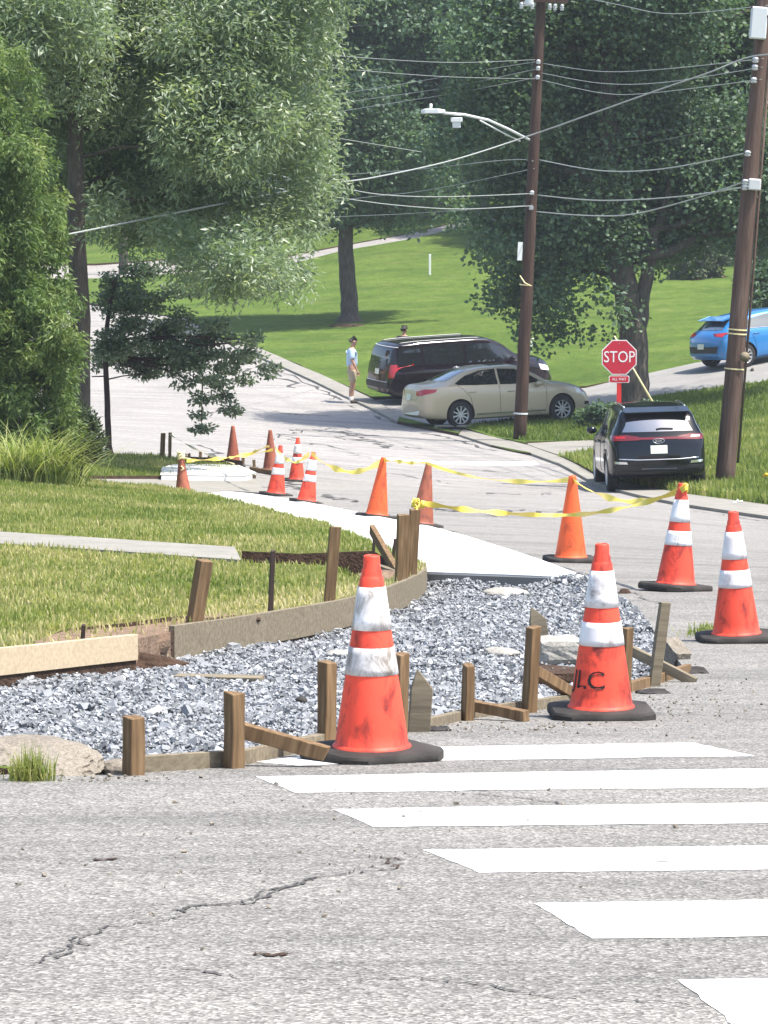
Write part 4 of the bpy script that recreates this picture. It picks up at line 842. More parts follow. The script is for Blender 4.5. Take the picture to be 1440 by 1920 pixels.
# ------------------------------------------------------------------ vehicles
def pchip(xk, yk, x):
    xk = np.asarray(xk, float); yk = np.asarray(yk, float); h = np.diff(xk); d = np.diff(yk) / h; m = np.zeros(len(xk)); m[0] = d[0]; m[-1] = d[-1]
    for i in range(1, len(xk) - 1):
        if d[i - 1] * d[i] > 0: w1 = 2 * h[i] + h[i - 1]; w2 = h[i] + 2 * h[i - 1]; m[i] = (w1 + w2) / (w1 / d[i - 1] + w2 / d[i])
    x = np.clip(np.asarray(x, float), xk[0], xk[-1]); i = np.clip(np.searchsorted(xk, x) - 1, 0, len(h) - 1); t = (x - xk[i]) / h[i]
    return (1 + 2 * t) * (1 - t) ** 2 * yk[i] + t * (1 - t) ** 2 * h[i] * m[i] + t * t * (3 - 2 * t) * yk[i + 1] + t * t * (t - 1) * h[i] * m[i + 1]
class Car:
    """car body lofted through cross-sections, x forward, y to its left; panes and lamps are laid on the body's skin"""
    def __init__(s, name, label, paint, top, belt, wide, rail_w, sill, axles, wheel_r, arch_r, bulge=(0.10, 0.16), rail_drop=0.05, belt_in=0.05, mid=0.5):
        s.root = empty(name); tag(s.root, label, 'car' if 'van' not in name else 'van'); s.paint = paint; s.ax = axles; s.wr = wheel_r
        tx, tz = zip(*top); bx, bz = zip(*belt); wx, wz = zip(*wide); rx, rz = zip(*rail_w); sx, sz = zip(*sill); x0, x1 = tx[0], tx[-1]; s.x0, s.x1 = x0, x1
        xs = np.unique(np.r_[np.linspace(x0, x1, 120), np.linspace(x0, x0 + .5, 36), np.linspace(x1 - .3, x1, 14)])
        ZT, ZB, WM, WR, ZS = pchip(tx, tz, xs), pchip(bx, bz, xs), pchip(wx, wz, xs), pchip(rx, rz, xs), pchip(sx, sz, xs)
        rings = []; ns = 44
        for i, x in enumerate(xs):
            zt, zb, wm, wr, zs = ZT[i], min(ZB[i], ZT[i] - .02), WM[i], WR[i], ZS[i]
            wb = wm - belt_in; wr = min(wr, wb - .06); zr = max(zb + .01, zt - rail_drop); zm = zs + (zb - zs) * mid
            ky = [0, wm - .14, wm - .05, wm - .012, wm, wm - .012, wb, wb - (wb - wr) * .5, wr, wr * .55, 0]
            kz = [zs, zs, zs + .03, zs + .12, zm, zb - .10 * (zb - zs) - .03, zb, zb + (zr - zb) * .53, zr, zt - rail_drop * .22, zt]
            kz = list(np.maximum.accumulate(np.array(kz) + np.arange(len(kz)) * 1e-5)); L = np.r_[0, np.cumsum(np.hypot(np.diff(ky), np.diff(kz)) + 1e-6)]
            t = np.linspace(0, L[-1], ns); Y = pchip(L, ky, t); Z = pchip(L, kz, t); rings.append(np.c_[Y, Z])
        Rg = np.array(rings); n = len(xs); Wm = WM.max(); V = []; full = 2 * ns - 2
        for i in range(n):
            ring = np.r_[Rg[i], Rg[i][::-1][1:-1] * [-1, 1]]
            fr = max(0, 1 - (xs[i] - x0) / .7); ff = max(0, 1 - (x1 - xs[i]) / .8)
            for y, z in ring: V.append((xs[i] + bulge[0] * fr * (y / Wm) ** 2 - bulge[1] * ff * (y / Wm) ** 2, y, z))
        Fs = [(i * full + k, i * full + (k + 1) % full, (i + 1) * full + (k + 1) % full, (i + 1) * full + k) for i in range(n - 1) for k in range(full)]
        Fs += [tuple(range(full)), tuple((n - 1) * full + k for k in range(full - 1, -1, -1))]
        s.bvh = BVHTree.FromPolygons([Vector(v) for v in V], Fs)
        mb = MB(); mb.add(V, Fs); o = mb.build('body', paint, s.root, True); o.data.materials.append(MATS['car_well']); s.body = o
        for a in axles:                      # wheel openings
            for sd_ in (-1, 1):
                c = MB().lathe([(arch_r, sd_ * (Wm - .30)), (arch_r, sd_ * (Wm + .3))], 40, 'y').build('cut', 'car_well'); c.location = (a, 0, wheel_r + .01)
                bpy.context.view_layer.update()
                m = o.modifiers.new('b', 'BOOLEAN'); m.operation = 'DIFFERENCE'; m.object = c; m.solver = 'EXACT'; m.material_mode = 'TRANSFER'
                pr = o.parent; bake(o); bpy.data.objects.remove(c)
        o.data.polygons.foreach_set('use_smooth', np.full(len(o.data.polygons), True)); o.data.set_sharp_from_angle(angle=rad(32))
        for a in axles:
            for sd_ in (-1, 1): s.wheel(a, sd_, Wm)
    def cast(s, u, v, axis, side):
        if axis == 'side': org, d = Vector((u, 3 * side, v)), Vector((0, -side, 0))
        elif axis == 'end': org, d = Vector((4 * side, u, v)), Vector((-side, 0, 0))
        else: org, d = Vector((u, v, 4)), Vector((0, 0, -1))
        h, nn, _, _ = s.bvh.ray_cast(org, d)
        if h is None:
            h, nn, _, _ = s.bvh.find_nearest(org + d * (2.2 if axis != 'top' else 2.6))
        if nn.dot(d) > 0: nn = -nn
        return h, nn
    def lay(s, name, poly, mat, axis='side', side=-1, off=0.006, res=0.05, parent=None, smooth_poly=0):
        if smooth_poly: poly = smooth_line(list(poly) + [poly[0]], smooth_poly)[:-1]
        q = dens(poly, lambda a, b: res); vv = [Vector(p) for p in q]; ne = len(vv); xs = [p[0] for p in q]; ys = [p[1] for p in q]
        GX, GY = np.meshgrid(np.arange(min(xs), max(xs), res), np.arange(min(ys), max(ys), res)); ins = pip(q, GX.ravel(), GY.ravel())
        vv += [Vector((a, b)) for a, b in zip(GX.ravel()[ins], GY.ravel()[ins])]
        v2, _, f2, _, _, _ = delaunay_2d_cdt(vv, [(i, (i + 1) % ne) for i in range(ne)], [], 0, 1e-5)
        A = np.array([(v.x, v.y) for v in v2]); f2 = np.array([f for f in f2 if len(f) == 3]); c = A[f2].mean(1); f2 = f2[pip(q, c[:, 0], c[:, 1])]
        V = []
        for a, b in A: h, nn = s.cast(a, b, axis, side); V.append(h + nn * off)
        return npmesh(name, V, f2, mat, parent or s.root, True)
    def line(s, name, pts, mat, axis='side', side=-1, w=0.006, off=0.004, res=0.06, parent=None):
        Q = []
        for a, b in zip(pts[:-1], pts[1:]):
            n = max(1, int((Vector(b) - Vector(a)).length / res)); Q += [Vector(a).lerp(Vector(b), k / n) for k in range(n)]
        Q.append(Vector(pts[-1])); W = []
        for p in Q: h, nn = s.cast(p.x, p.y, axis, side); W.append(h + nn * off)
        return MB().tube(W, w, 5).build(name, mat, parent or s.root, True)
    def wheel(s, a, sd_, Wm):
        r = s.wr; y = sd_ * (Wm - .115); w = .105
        t = MB().lathe([(r * .66, -w), (r * .80, -w * 1.02), (r * .95, -w * .9), (r, -w * .6), (r, w * .6), (r * .95, w * .9), (r * .80, w * 1.02), (r * .66, w)], 36, 'y', False).build('wheel', 'tyre', s.root, True)
        t.location = (a, y, r)
        MB().lathe([(0.001, 0), (r * .68, 0), (r * .68, .012), (0.001, .012)], 28, 'y').build('brake_disc', 'car_well', t).location = (0, sd_ * w * .45, 0)
        mb = MB(); mb.lathe([(r * .60, w * .70), (r * .665, w * .98), (r * .69, w * .98), (r * .69, w * .4), (r * .60, w * .4), (r * .60, w * .70)], 36, 'y', False); mb.lathe([(0.001, w * .88), (r * .14, w * .85), (r * .15, w * .5), (0.001, w * .5)], 16, 'y')
        for k in range(10):
            an = 2 * math.pi * k / 10 + .2; c, sn = math.cos(an), math.sin(an)
            R = Matrix(((c, 0, -sn), (0, 1, 0), (sn, 0, c))); mb.box((c * r * .37, w * .75, sn * r * .37), (r * .52, w * .28, r * (.105 if k % 2 else .085)), R)
        rim = mb.build('rim', 'alloy', t, 'auto'); rim.scale = (1, sd_, 1)
        if sd_ < 0: rim.data.flip_normals()
    def mirror_(s, x, z, Wm, mat=None):
        for sd_ in (-1, 1):
            bm = bmesh.new(); bmesh.ops.create_uvsphere(bm, u_segments=14, v_segments=8, radius=1)
            for v in bm.verts: v.co = Vector((v.co.x * .075 + abs(v.co.y) * .02, v.co.y * .105, v.co.z * .07))
            me = bpy.data.meshes.new('mirror'); bm.to_mesh(me); bm.free(); me.materials.append(MATS[mat or s.paint]); me.polygons.foreach_set('use_smooth', np.full(len(me.polygons), True))
            o = bpy.data.objects.new('mirror', me); COL.objects.link(o); o.parent = s.root; o.location = (x, sd_ * (Wm + .07), z)
    def handle(s, x, z, sd_, mat=None):
        h, nn = s.cast(x, z, 'side', sd_); MB().box((0, 0, 0), (.20, .03, .028)).build('handle', mat or s.paint, s.root, True, .008).location = h + nn * .016
    def place(s, x, y, heading, sink=0.0, off=0.03):
        """stand the car with its four wheels on the slope"""
        c, sn = math.cos(heading), math.sin(heading); f = Vector((c, sn)); l = Vector((-sn, c)); p = Vector((x, y)); a0, a1 = s.ax; g = lambda u, v: Tz(*(p + f * u + l * v)) + off
        zf = (g(a1, .75) + g(a1, -.75)) / 2; zr = (g(a0, .75) + g(a0, -.75)) / 2; zl = (g(a0, .75) + g(a1, .75)) / 2; zq = (g(a0, -.75) + g(a1, -.75)) / 2
        X = Vector((f.x * (a1 - a0), f.y * (a1 - a0), zf - zr)).normalized(); Yv = Vector((l.x * 1.5, l.y * 1.5, zl - zq)); Z = X.cross(Yv).normalized(); Yv = Z.cross(X)
        zc = zr + (zf - zr) * (-a0) / (a1 - a0)
        s.root.rotation_mode = 'QUATERNION'; s.root.rotation_quaternion = Matrix((X, Yv, Z)).transposed().to_quaternion(); s.root.location = (x, y, zc - sink)

# champagne sedan -------------------------------------------------------
K = Car('sedan', 'champagne sedan parked across the driveway mouth behind the left utility pole', 'car_champagne',
  top=[(-2.40, .60), (-2.37, .80), (-2.32, 1.00), (-2.22, 1.075), (-1.80, 1.115), (-1.55, 1.20), (-.95, 1.405), (-.5, 1.455), (-.05, 1.465), (.35, 1.435), (.75, 1.27), (1.25, 1.02), (1.6, .97), (2.0, .885), (2.25, .765), (2.36, .64), (2.40, .52)],
  belt=[(-2.40, .55), (-2.3, .86), (-2.1, .98), (-1.6, 1.02), (-.8, .985), (.2, .95), (1.2, .93), (1.7, .86), (2.1, .74), (2.4, .48)],
  wide=[(-2.40, .66), (-2.28, .80), (-2.0, .875), (-1.3, .905), (.5, .91), (1.4, .905), (1.9, .87), (2.2, .78), (2.40, .58)],
  rail_w=[(-2.40, .55), (-1.7, .60), (-.9, .56), (0, .575), (.5, .60), (1.2, .68), (2.4, .45)], sill=[(-2.4, .36), (-2.2, .27), (-1, .20), (1.2, .20), (2.2, .22), (2.4, .30)],
  axles=(-1.33, 1.445), wheel_r=.33, arch_r=.375)
for sd_ in (-1, 1):
    K.lay('side_window', [(-1.42, 1.075), (-1.10, 1.245), (-.72, 1.345), (-.28, 1.375), (-.28, 1.01), (-.9, 1.02), (-1.36, 1.045)], 'car_glass', 'side', sd_)
    K.lay('side_window', [(-.22, 1.375), (.25, 1.345), (.62, 1.19), (.90, 1.02), (.5, .985), (-.22, 1.005)], 'car_glass', 'side', sd_)
    for pts in ([(-.25, 1.0), (-.25, .30)], [(-1.42, 1.05), (-1.25, .95), (-1.05, .75), (-.98, .45), (-.95, .30)], [(.92, 1.0), (1.02, .85), (1.02, .40), (.95, .3)]): K.line('door_seam', pts, 'car_well', 'side', sd_, .005, .0)
    K.handle(-1.0, .86, sd_); K.handle(.05, .83, sd_)
    K.lay('side_trim', [(-.9, .31), (.98, .31), (.98, .345), (-.9, .345)], 'chrome', 'side', sd_, .008)
    K.lay('headlamp', [(1.86, .70), (2.30, .66), (2.16, .77), (1.80, .83)], 'lamp_clear', 'side', sd_, .006, .04)
    K.lay('side_marker', [(2.02, .70), (2.10, .69), (2.06, .76), (1.98, .78)], 'lamp_red', 'side', sd_, .010, .03)
    K.lay('tail_lamp', [(-2.33, .83), (-1.98, .90), (-1.92, .97), (-2.20, .97), (-2.32, .93)], 'lamp_red', 'side', sd_, .006, .04)
    K.lay('fog_lamp', [(2.1, .40), (2.32, .40), (2.3, .47), (2.1, .48)], 'car_well', 'side', sd_, .006, .04)
K.lay('windshield', [(-.60, 1.05), (-.52, 1.38), (.52, 1.38), (.60, 1.05)], 'car_glass', 'end', 1)
K.lay('rear_window', [(-.58, 1.135), (-.48, 1.37), (.48, 1.37), (.58, 1.135)], 'car_glass_rear', 'end', -1)
K.lay('sunroof', [(-.35, -.40), (.12, -.38), (.12, .38), (-.35, .40)], 'car_glass', 'top', 1)
K.lay('number_plate', [(-.15, .70), (.15, .70), (.15, .85), (-.15, .85)], 'plate', 'end', -1, .012)
for sd_ in (-1, 1): K.lay('tail_lamp', [(sd_ * .42, .83), (sd_ * .72, .82), (sd_ * .72, .95), (sd_ * .45, .93)], 'lamp_red', 'end', -1)
K.line('boot_seam', [(-.68, .98), (-.45, .72), (.45, .72), (.68, .98)], 'car_well', 'end', -1, .004, 0)
K.lay('grille', [(-.42, .56), (.42, .56), (.45, .70), (-.45, .70)], 'car_well', 'end', 1); K.mirror_(.78, .98, .90)
pK = P(932, 785, 90.7); K.place(pK.x, pK.y, rad(20)); K.root.scale = (.985, 1.0, 1.04)
# dark minivan ----------------------------------------------------------
N = Car('minivan', 'dark purple minivan parked behind the champagne sedan with its rear toward the road', 'car_purple',
  top=[(-2.57, .62), (-2.53, .95), (-2.49, 1.12), (-2.40, 1.45), (-2.30, 1.64), (-2.12, 1.725), (-1.4, 1.755), (0, 1.75), (.5, 1.72), (.85, 1.60), (1.45, 1.21), (1.8, 1.13), (2.2, 1.05), (2.42, .93), (2.52, .76), (2.57, .55)],
  belt=[(-2.57, .58), (-2.48, .95), (-2.2, 1.07), (-1, 1.06), (.6, 1.03), (1.4, 1.0), (1.9, .93), (2.3, .80), (2.57, .5)],
  wide=[(-2.57, .82), (-2.45, .90), (-2.1, .955), (-1, .975), (1.2, .975), (1.9, .94), (2.3, .86), (2.57, .66)],
  rail_w=[(-2.57, .75), (-2.3, .74), (-1.5, .74), (0, .74), (.8, .73), (1.6, .74), (2.57, .5)], sill=[(-2.57, .40), (-2.3, .28), (-1, .22), (1.3, .22), (2.3, .25), (2.57, .33)],
  axles=(-1.53, 1.55), wheel_r=.335, arch_r=.385, bulge=(.05, .20))
for sd_ in (-1, 1):
    for pl in ([(-2.28, 1.14), (-2.18, 1.60), (-1.55, 1.62), (-1.55, 1.10)], [(-1.47, 1.62), (-.28, 1.62), (-.28, 1.08), (-1.47, 1.10)], [(-.20, 1.62), (.62, 1.56), (.92, 1.44), (1.22, 1.14), (.6, 1.08), (-.20, 1.08)]): N.lay('side_window', pl, 'car_glass', 'side', sd_)
    for pts in ([(-.24, 1.6), (-.24, .32)], [(-1.51, 1.6), (-1.51, .85), (-1.2, .5)], [(1.3, 1.05), (1.32, .4)], [(-2.3, 1.03), (-1.5, 1.02)]): N.line('door_seam', pts, 'car_well', 'side', sd_, .005, 0)
    N.handle(-.55, .98, sd_, 'chrome'); N.handle(.12, .96, sd_, 'chrome')
    N.lay('tail_lamp', [(sd_ * .74, .80), (sd_ * .90, .80), (sd_ * .90, 1.16), (sd_ * .76, 1.16)], 'lamp_red', 'end', -1, .008, .04)
    N.lay('headlamp', [(2.05, .74), (2.45, .66), (2.40, .80), (2.0, .90)], 'lamp_clear', 'side', sd_, .006, .04)
    N.line('roof_rail', [(-2.1, sd_ * .62), (.3, sd_ * .62)], 'metal_grey', 'top', 1, .016, .02)
N.lay('windshield', [(-.72, 1.16), (-.64, 1.62), (.64, 1.62), (.72, 1.16)], 'car_glass', 'end', 1)
N.lay('rear_window', [(-.74, 1.15), (-.66, 1.58), (.66, 1.58), (.74, 1.15)], 'car_glass', 'end', -1)
N.lay('bumper_step', [(-.78, .50), (.78, .50), (.80, .66), (-.80, .66)], 'car_plastic', 'end', -1, .03)
N.line('tailgate_trim', [(-.72, .68), (.72, .68)], 'chrome', 'end', -1, .012, .02); N.line('tailgate_edge', [(-.76, 1.62), (.76, 1.62)], 'metal_pale', 'end', -1, .012, .01)
N.lay('number_plate', [(-.15, .86), (.15, .86), (.15, 1.01), (-.15, 1.01)], 'plate', 'end', -1, .012); N.line('wiper', [(-.1, 1.2), (.35, 1.22)], 'car_plastic', 'end', -1, .012, .02)
N.mirror_(1.12, 1.13, .98); N.lay('grille', [(-.5, .60), (.5, .60), (.5, .78), (-.5, .78)], 'chrome', 'end', 1)
N.place(P(866, 730, 98.3).x, 98.3, rad(22)); N.root.scale = (.97,) * 3
# black suv -------------------------------------------------------------
S = Car('suv', 'black SUV seen from behind, parked half on the verge below the stop sign', 'car_black',
  top=[(-2.24, .62), (-2.21, .86), (-2.17, 1.00), (-2.12, 1.08), (-2.0, 1.26), (-1.84, 1.46), (-1.70, 1.555), (-1.2, 1.61), (-.4, 1.64), (.2, 1.625), (.6, 1.52), (1.25, 1.14), (1.6, 1.06), (1.95, .96), (2.15, .80), (2.24, .58)],
  belt=[(-2.24, .58), (-2.18, .90), (-2.0, 1.06), (-1.4, 1.08), (-.3, 1.03), (.8, 1.0), (1.5, .96), (2.0, .82), (2.24, .52)],
  wide=[(-2.24, .79), (-2.12, .86), (-1.8, .905), (-1, .925), (1.2, .925), (1.8, .89), (2.1, .80), (2.24, .64)],
  rail_w=[(-2.24, .70), (-1.9, .66), (-1.4, .62), (0, .64), (.6, .65), (1.3, .72), (2.24, .5)], sill=[(-2.24, .42), (-2.0, .30), (-1, .24), (1.2, .24), (2.0, .28), (2.24, .36)],
  axles=(-1.32, 1.35), wheel_r=.355, arch_r=.40, bulge=(.16, .2))
for sd_ in (-1, 1):
    for pl in ([(-1.75, 1.22), (-1.50, 1.40), (-1.32, 1.45), (-1.32, 1.14)], [(-1.25, 1.47), (-.28, 1.52), (-.28, 1.08), (-1.25, 1.13)], [(-.20, 1.52), (.35, 1.47), (.65, 1.34), (.98, 1.08), (.4, 1.05), (-.20, 1.07)]): S.lay('side_window', pl, 'car_glass', 'side', sd_)
    for pts in ([(-.24, 1.05), (-.24, .35)], [(-1.28, 1.1), (-1.1, .9), (-.95, .6)], [(.98, 1.05), (1.0, .4)]): S.line('door_seam', pts, 'car_well', 'side', sd_, .005, 0)
    S.handle(-.95, .93, sd_); S.handle(.1, .91, sd_); S.line('roof_rail', [(-1.5, sd_ * .56), (.2, sd_ * .58)], 'chrome', 'top', 1, .016, .03)
    S.lay('tail_lamp', [(sd_ * .36, .985), (sd_ * .84, .975), (sd_ * .86, 1.07), (sd_ * .60, 1.085), (sd_ * .36, 1.045)], 'lamp_dark_red', 'end', -1, .010, .03)
    S.lay('reversing_lamp', [(sd_ * .60, 1.02), (sd_ * .78, 1.02), (sd_ * .78, 1.05), (sd_ * .62, 1.055)], 'lamp_clear' if sd_ < 0 else 'lamp_red', 'end', -1, .014, .03)
    S.lay('reflector', [(sd_ * .58, .545), (sd_ * .80, .555), (sd_ * .82, .60), (sd_ * .60, .59)], 'chrome', 'end', -1, .015, .03)
    S.lay('wheel_arch_trim', [(-1.32 + .44 * math.cos(a), .37 + .44 * math.sin(a)) for a in np.linspace(0, math.pi, 15)] + [(-1.32 + .395 * math.cos(a), .37 + .395 * math.sin(a)) for a in np.linspace(math.pi, 0, 15)], 'car_plastic', 'side', sd_, .012, .04)
    S.lay('headlamp', [(1.7, .86), (2.12, .80), (2.0, .93), (1.6, 1.0)], 'lamp_clear', 'side', sd_, .006, .04)
S.lay('rear_window', [(-.66, 1.135), (-.60, 1.24), (-.54, 1.40), (.54, 1.40), (.60, 1.24), (.66, 1.135)], 'car_glass_rear', 'end', -1, .006)
S.lay('light_strip', [(-.37, .995), (.37, .995), (.37, 1.035), (-.37, 1.035)], 'lamp_dark_red', 'end', -1, .008)
S.lay('number_plate', [(-.155, .735), (.155, .735), (.155, .885), (-.155, .885)], 'plate', 'end', -1, .014)
S.lay('bumper_cladding', [(-.80, .36), (.80, .36), (.84, .52), (-.84, .52)], 'car_plastic', 'end', -1, .012); S.lay('skid_trim', [(-.34, .435), (.34, .435), (.32, .46), (-.32, .46)], 'metal_grey', 'end', -1, .02, .03)
S.line('bumper_trim', [(-.74, .645), (-.4, .625), (.4, .625), (.74, .645)], 'chrome', 'end', -1, .012, .004)
S.line('wiper', [(.03, 1.17), (-.05, 1.185), (-.28, 1.175)], 'car_plastic', 'end', -1, .013, .02)
mb = MB(); mb.prism([(-1.99, 1.50), (-1.62, 1.585), (-1.60, 1.555), (-1.97, 1.475)], -.60, .60, 'y'); mb.build('spoiler', 'car_black', S.root, False, .006)
me = text_mesh('KIA', .065, .002); h, nn = S.cast(0, .965, 'end', -1); o = bpy.data.objects.new('badge', me); COL.objects.link(o); me.materials.append(MATS['chrome']); o.parent = S.root; o.location = h + nn * .016; o.rotation_euler = (rad(90), 0, rad(-90)); o.scale = (1.2, 1, 1)
ob = MB(); ob.tube([(-.003, .088 * math.cos(a), .045 * math.sin(a)) for a in np.linspace(0, 6.2832, 25)], .005, 5, False); ob = ob.build('badge_ring', 'chrome', o, True); ob.rotation_euler = (rad(-90), 0, 0); ob.rotation_euler = Euler((rad(90), 0, rad(-90))).to_quaternion().inverted().to_euler()
S.lay('windshield', [(-.68, 1.16), (-.60, 1.52), (.60, 1.52), (.68, 1.16)], 'car_glass', 'end', 1); S.mirror_(.72, 1.08, .93)
S.place(P(1214, 900, 64.3).x, 64.1, rad(91.5), off=0.0); S.root.scale = (.93,) * 3
# blue hatchback --------------------------------------------------------
H = Car('hatchback', 'bright blue hatchback on the driveway at the right edge behind the right utility pole', 'car_blue',
  top=[(-2.18, .60), (-2.14, .80), (-2.06, .96), (-1.95, 1.05), (-1.70, 1.22), (-1.42, 1.37), (-1.0, 1.425), (-.3, 1.45), (.15, 1.43), (.5, 1.33), (1.1, 1.03), (1.5, .95), (1.9, .84), (2.1, .70), (2.18, .52)],
  belt=[(-2.18, .55), (-2.08, .88), (-1.8, 1.0), (-1.2, .99), (-.2, .94), (.8, .91), (1.5, .86), (1.95, .72), (2.18, .48)],
  wide=[(-2.18, .72), (-2.02, .83), (-1.6, .885), (-.8, .895), (1.2, .895), (1.7, .86), (2.0, .77), (2.18, .58)],
  rail_w=[(-2.18, .6), (-1.7, .57), (-1.2, .55), (0, .57), (.5, .6), (1.1, .68), (2.18, .45)], sill=[(-2.18, .40), (-2.0, .28), (-1, .20), (1.2, .20), (2.0, .22), (2.18, .30)],
  axles=(-1.33, 1.31), wheel_r=.325, arch_r=.37, bulge=(.16, .18))
for sd_ in (-1, 1):
    for pl in ([(-1.30, 1.10), (-.95, 1.27), (-.45, 1.33), (-.28, 1.33), (-.28, .99), (-1.1, 1.04)], [(-.22, 1.33), (.2, 1.31), (.5, 1.19), (.85, .985), (.4, .955), (-.22, .985)]): H.lay('side_window', pl, 'car_glass_pale', 'side', sd_)
    H.line('window_trim', [(-1.1, 1.03), (-.3, .98), (.4, .945), (.85, .965)], 'chrome', 'side', sd_, .010, .006)
    for pts in ([(-.25, .98), (-.25, .30)], [(-1.12, 1.0), (-.98, .7), (-.95, .35)], [(.88, .97), (.95, .4)]): H.line('door_seam', pts, 'car_well', 'side', sd_, .005, 0)
    H.handle(-.9, .88, sd_); H.handle(.05, .85, sd_)
    H.lay('tail_lamp', [(sd_ * .50, .93), (sd_ * .76, .90), (sd_ * .80, 1.0), (sd_ * .52, .99)], 'lamp_red', 'end', -1, .008, .03)
    H.lay('tail_lamp', [(-2.02, .93), (-1.62, 1.0), (-1.62, 1.02), (-1.98, 1.0)], 'lamp_dark_red', 'side', sd_, .006, .03)
    H.lay('headlamp', [(1.65, .78), (2.08, .68), (1.98, .78), (1.6, .86)], 'lamp_clear', 'side', sd_, .006, .04)
H.lay('rear_window', [(-.58, 1.08), (-.50, 1.35), (.50, 1.35), (.58, 1.08)], 'car_glass_rear', 'end', -1); H.lay('bumper_insert', [(-.62, .48), (.62, .48), (.68, .66), (-.68, .66)], 'car_plastic', 'end', -1, .012)
H.lay('number_plate', [(-.15, .60), (.15, .60), (.15, .74), (-.15, .74)], 'plate', 'end', -1, .02); H.lay('windshield', [(-.62, 1.06), (-.55, 1.36), (.55, 1.36), (.62, 1.06)], 'car_glass', 'end', 1); H.mirror_(.62, .98, .90)
mb = MB(); mb.prism([(-1.78, 1.335), (-1.40, 1.40), (-1.40, 1.36), (-1.76, 1.31)], -.54, .54, 'y'); mb.build('spoiler', 'car_blue', H.root, False, .006)
H.place(P(1440, 676, 99.5).x, 99.5, rad(30))

# ------------------------------------------------------------------ stop sign
b = Vector((P(1160, 848, 79).x, 79, 0)); b.z = Tz(b.x, b.y) + .05; top = P(1160, 670, 79); R = empty('stop_sign', b); tag(R, 'red octagonal STOP sign with small plate on a red post behind the black SUV', 'stop sign')
zc = top.z - b.z; r8 = .381 / math.cos(rad(22.5))
oc = lambda r, y: [(r * math.cos(rad(22.5 + 45 * k)), y, zc + r * math.sin(rad(22.5 + 45 * k))) for k in range(8)]
def plate8(r, y0, y1, nm, mt):
    mb = MB(); mb.add(oc(r, y0) + oc(r, y1), [tuple(range(8)), tuple(range(15, 7, -1))] + [(k, (k + 1) % 8, 8 + (k + 1) % 8, 8 + k) for k in range(8)]); return mb.build(nm, mt, R)
plate8(r8, -.006, .004, 'border', 'sign_white'); face = plate8(r8 * .945, -.009, -.0055, 'face', 'sign_red')
me = text_mesh('STOP', .36, .001); o = bpy.data.objects.new('lettering', me); COL.objects.link(o); me.materials.append(MATS['sign_white']); o.parent = face; o.location = (0, -.012, zc); o.rotation_euler = (rad(90), 0, 0); o.scale = (.80, .98, 1)
for s_ in (-1, 1): MB().lathe([(.011, 0), (.009, -.006), (0.001, -.007)], 10, 'y').build('bolt', 'metal_grey', face).location = (0, -.009, zc + s_ * .30)
pl = [(-.20, zc - .56), (.20, zc - .56), (.225, zc - .535), (.225, zc - .425), (.20, zc - .40), (-.20, zc - .40), (-.225, zc - .425), (-.225, zc - .535)]
MB().prism(pl, -.006, .002, 'y').build('supplement_border', 'sign_white', R); sp = MB().prism([(x * .93, zc - .48 + (z - zc + .48) * .84) for x, z in pl], -.009, -.0055, 'y').build('supplement_plate', 'sign_red', R)
me = text_mesh('ALL WAY', .085, .001); o = bpy.data.objects.new('lettering', me); COL.objects.link(o); me.materials.append(MATS['sign_white']); o.parent = sp; o.location = (0, -.012, zc - .48); o.rotation_euler = (rad(90), 0, 0); o.scale = (.85, 1, 1)
mb = MB(); mb.prism([(-.05, .006), (-.028, .006), (-.028, .036), (.028, .036), (.028, .006), (.05, .006), (.05, .003), (.03, .003), (.03, .0), (-.03, .0), (-.03, .003), (-.05, .003)], -.3, zc + .30, 'z'); mb.build('post', 'post_red', R)
# guy rod behind the sign
mb = MB(); a = P(1152, 630, 83); b = P(1236, 775, 82.5); mb.tube([Vector((0, 0, 0)), (b - a) * .35, (b - a)], [.018, .018, .03], 7); o = mb.build('guy_rod', 'tape_cream', None, True); o.location = a; tag(o, 'pale slanting guy rod behind the stop sign', 'guy rod')

# ------------------------------------------------------------------ utility poles
def pole(bx, by, Y, tx, ty, r0, r1, mat, label):
    b = P(bx, by, Y); b.z = Tz(b.x, Y) + .05; t = P(tx, ty, Y); ax = t - b; L = ax.length; q = Vector((0, 0, 1)).rotation_difference(ax.normalized())
    R = empty('utility_pole', b, q); tag(R, label, 'utility pole', 'wooden utility poles'); n = 14
    mb = MB(); mb.tube([(random.uniform(-.008, .008), random.uniform(-.008, .008), -.4 + (L + .4) * k / n) for k in range(n + 1)], [r0 + (r1 - r0) * k / n for k in range(n + 1)], 16); mb.build('shaft', mat, R, True)
    return R, b, t, L
def on(R, px, py, Y): return R.matrix_world.inverted() @ P(px, py, Y)
p1, b1, t1, L1 = pole(974, 828, 83.5, 1021, -130, .155, .105, 'pole_wood', 'brown utility pole carrying a street light, in front of the champagne sedan')
p2, b2, t2, L2 = pole(1359, 914, 63.0, 1447, -150, .175, .125, 'pole_wood_grey', 'leaning utility pole near the right edge, beside the black SUV')
bpy.context.view_layer.update()
mb = MB(); mb.box(on(p1, 975, 471, 83.3), (.11, .03, .42)); mb.build('white_tag', 'plastic_white', p1)
for (px, py, w) in ((979, 775, .33),): mb = MB(); q = on(p1, px, py, 83.5); mb.lathe([(.165, -.02), (.165, .02)], 16, 'z', False, (0, 0, q.z)); mb.build('band', 'metal_pale', p1)
mb = MB(); q = on(p1, 985, 535, 83.3); mb.tube([q + Vector((-.14, -.1, .22)), q + Vector((-.02, -.16, .06)), q + Vector((.14, -.12, .0)), q + Vector((-.14, -.12, 0.02))], .014, 5); mb.build('ground_wire', 'tape_cream', p1, True)
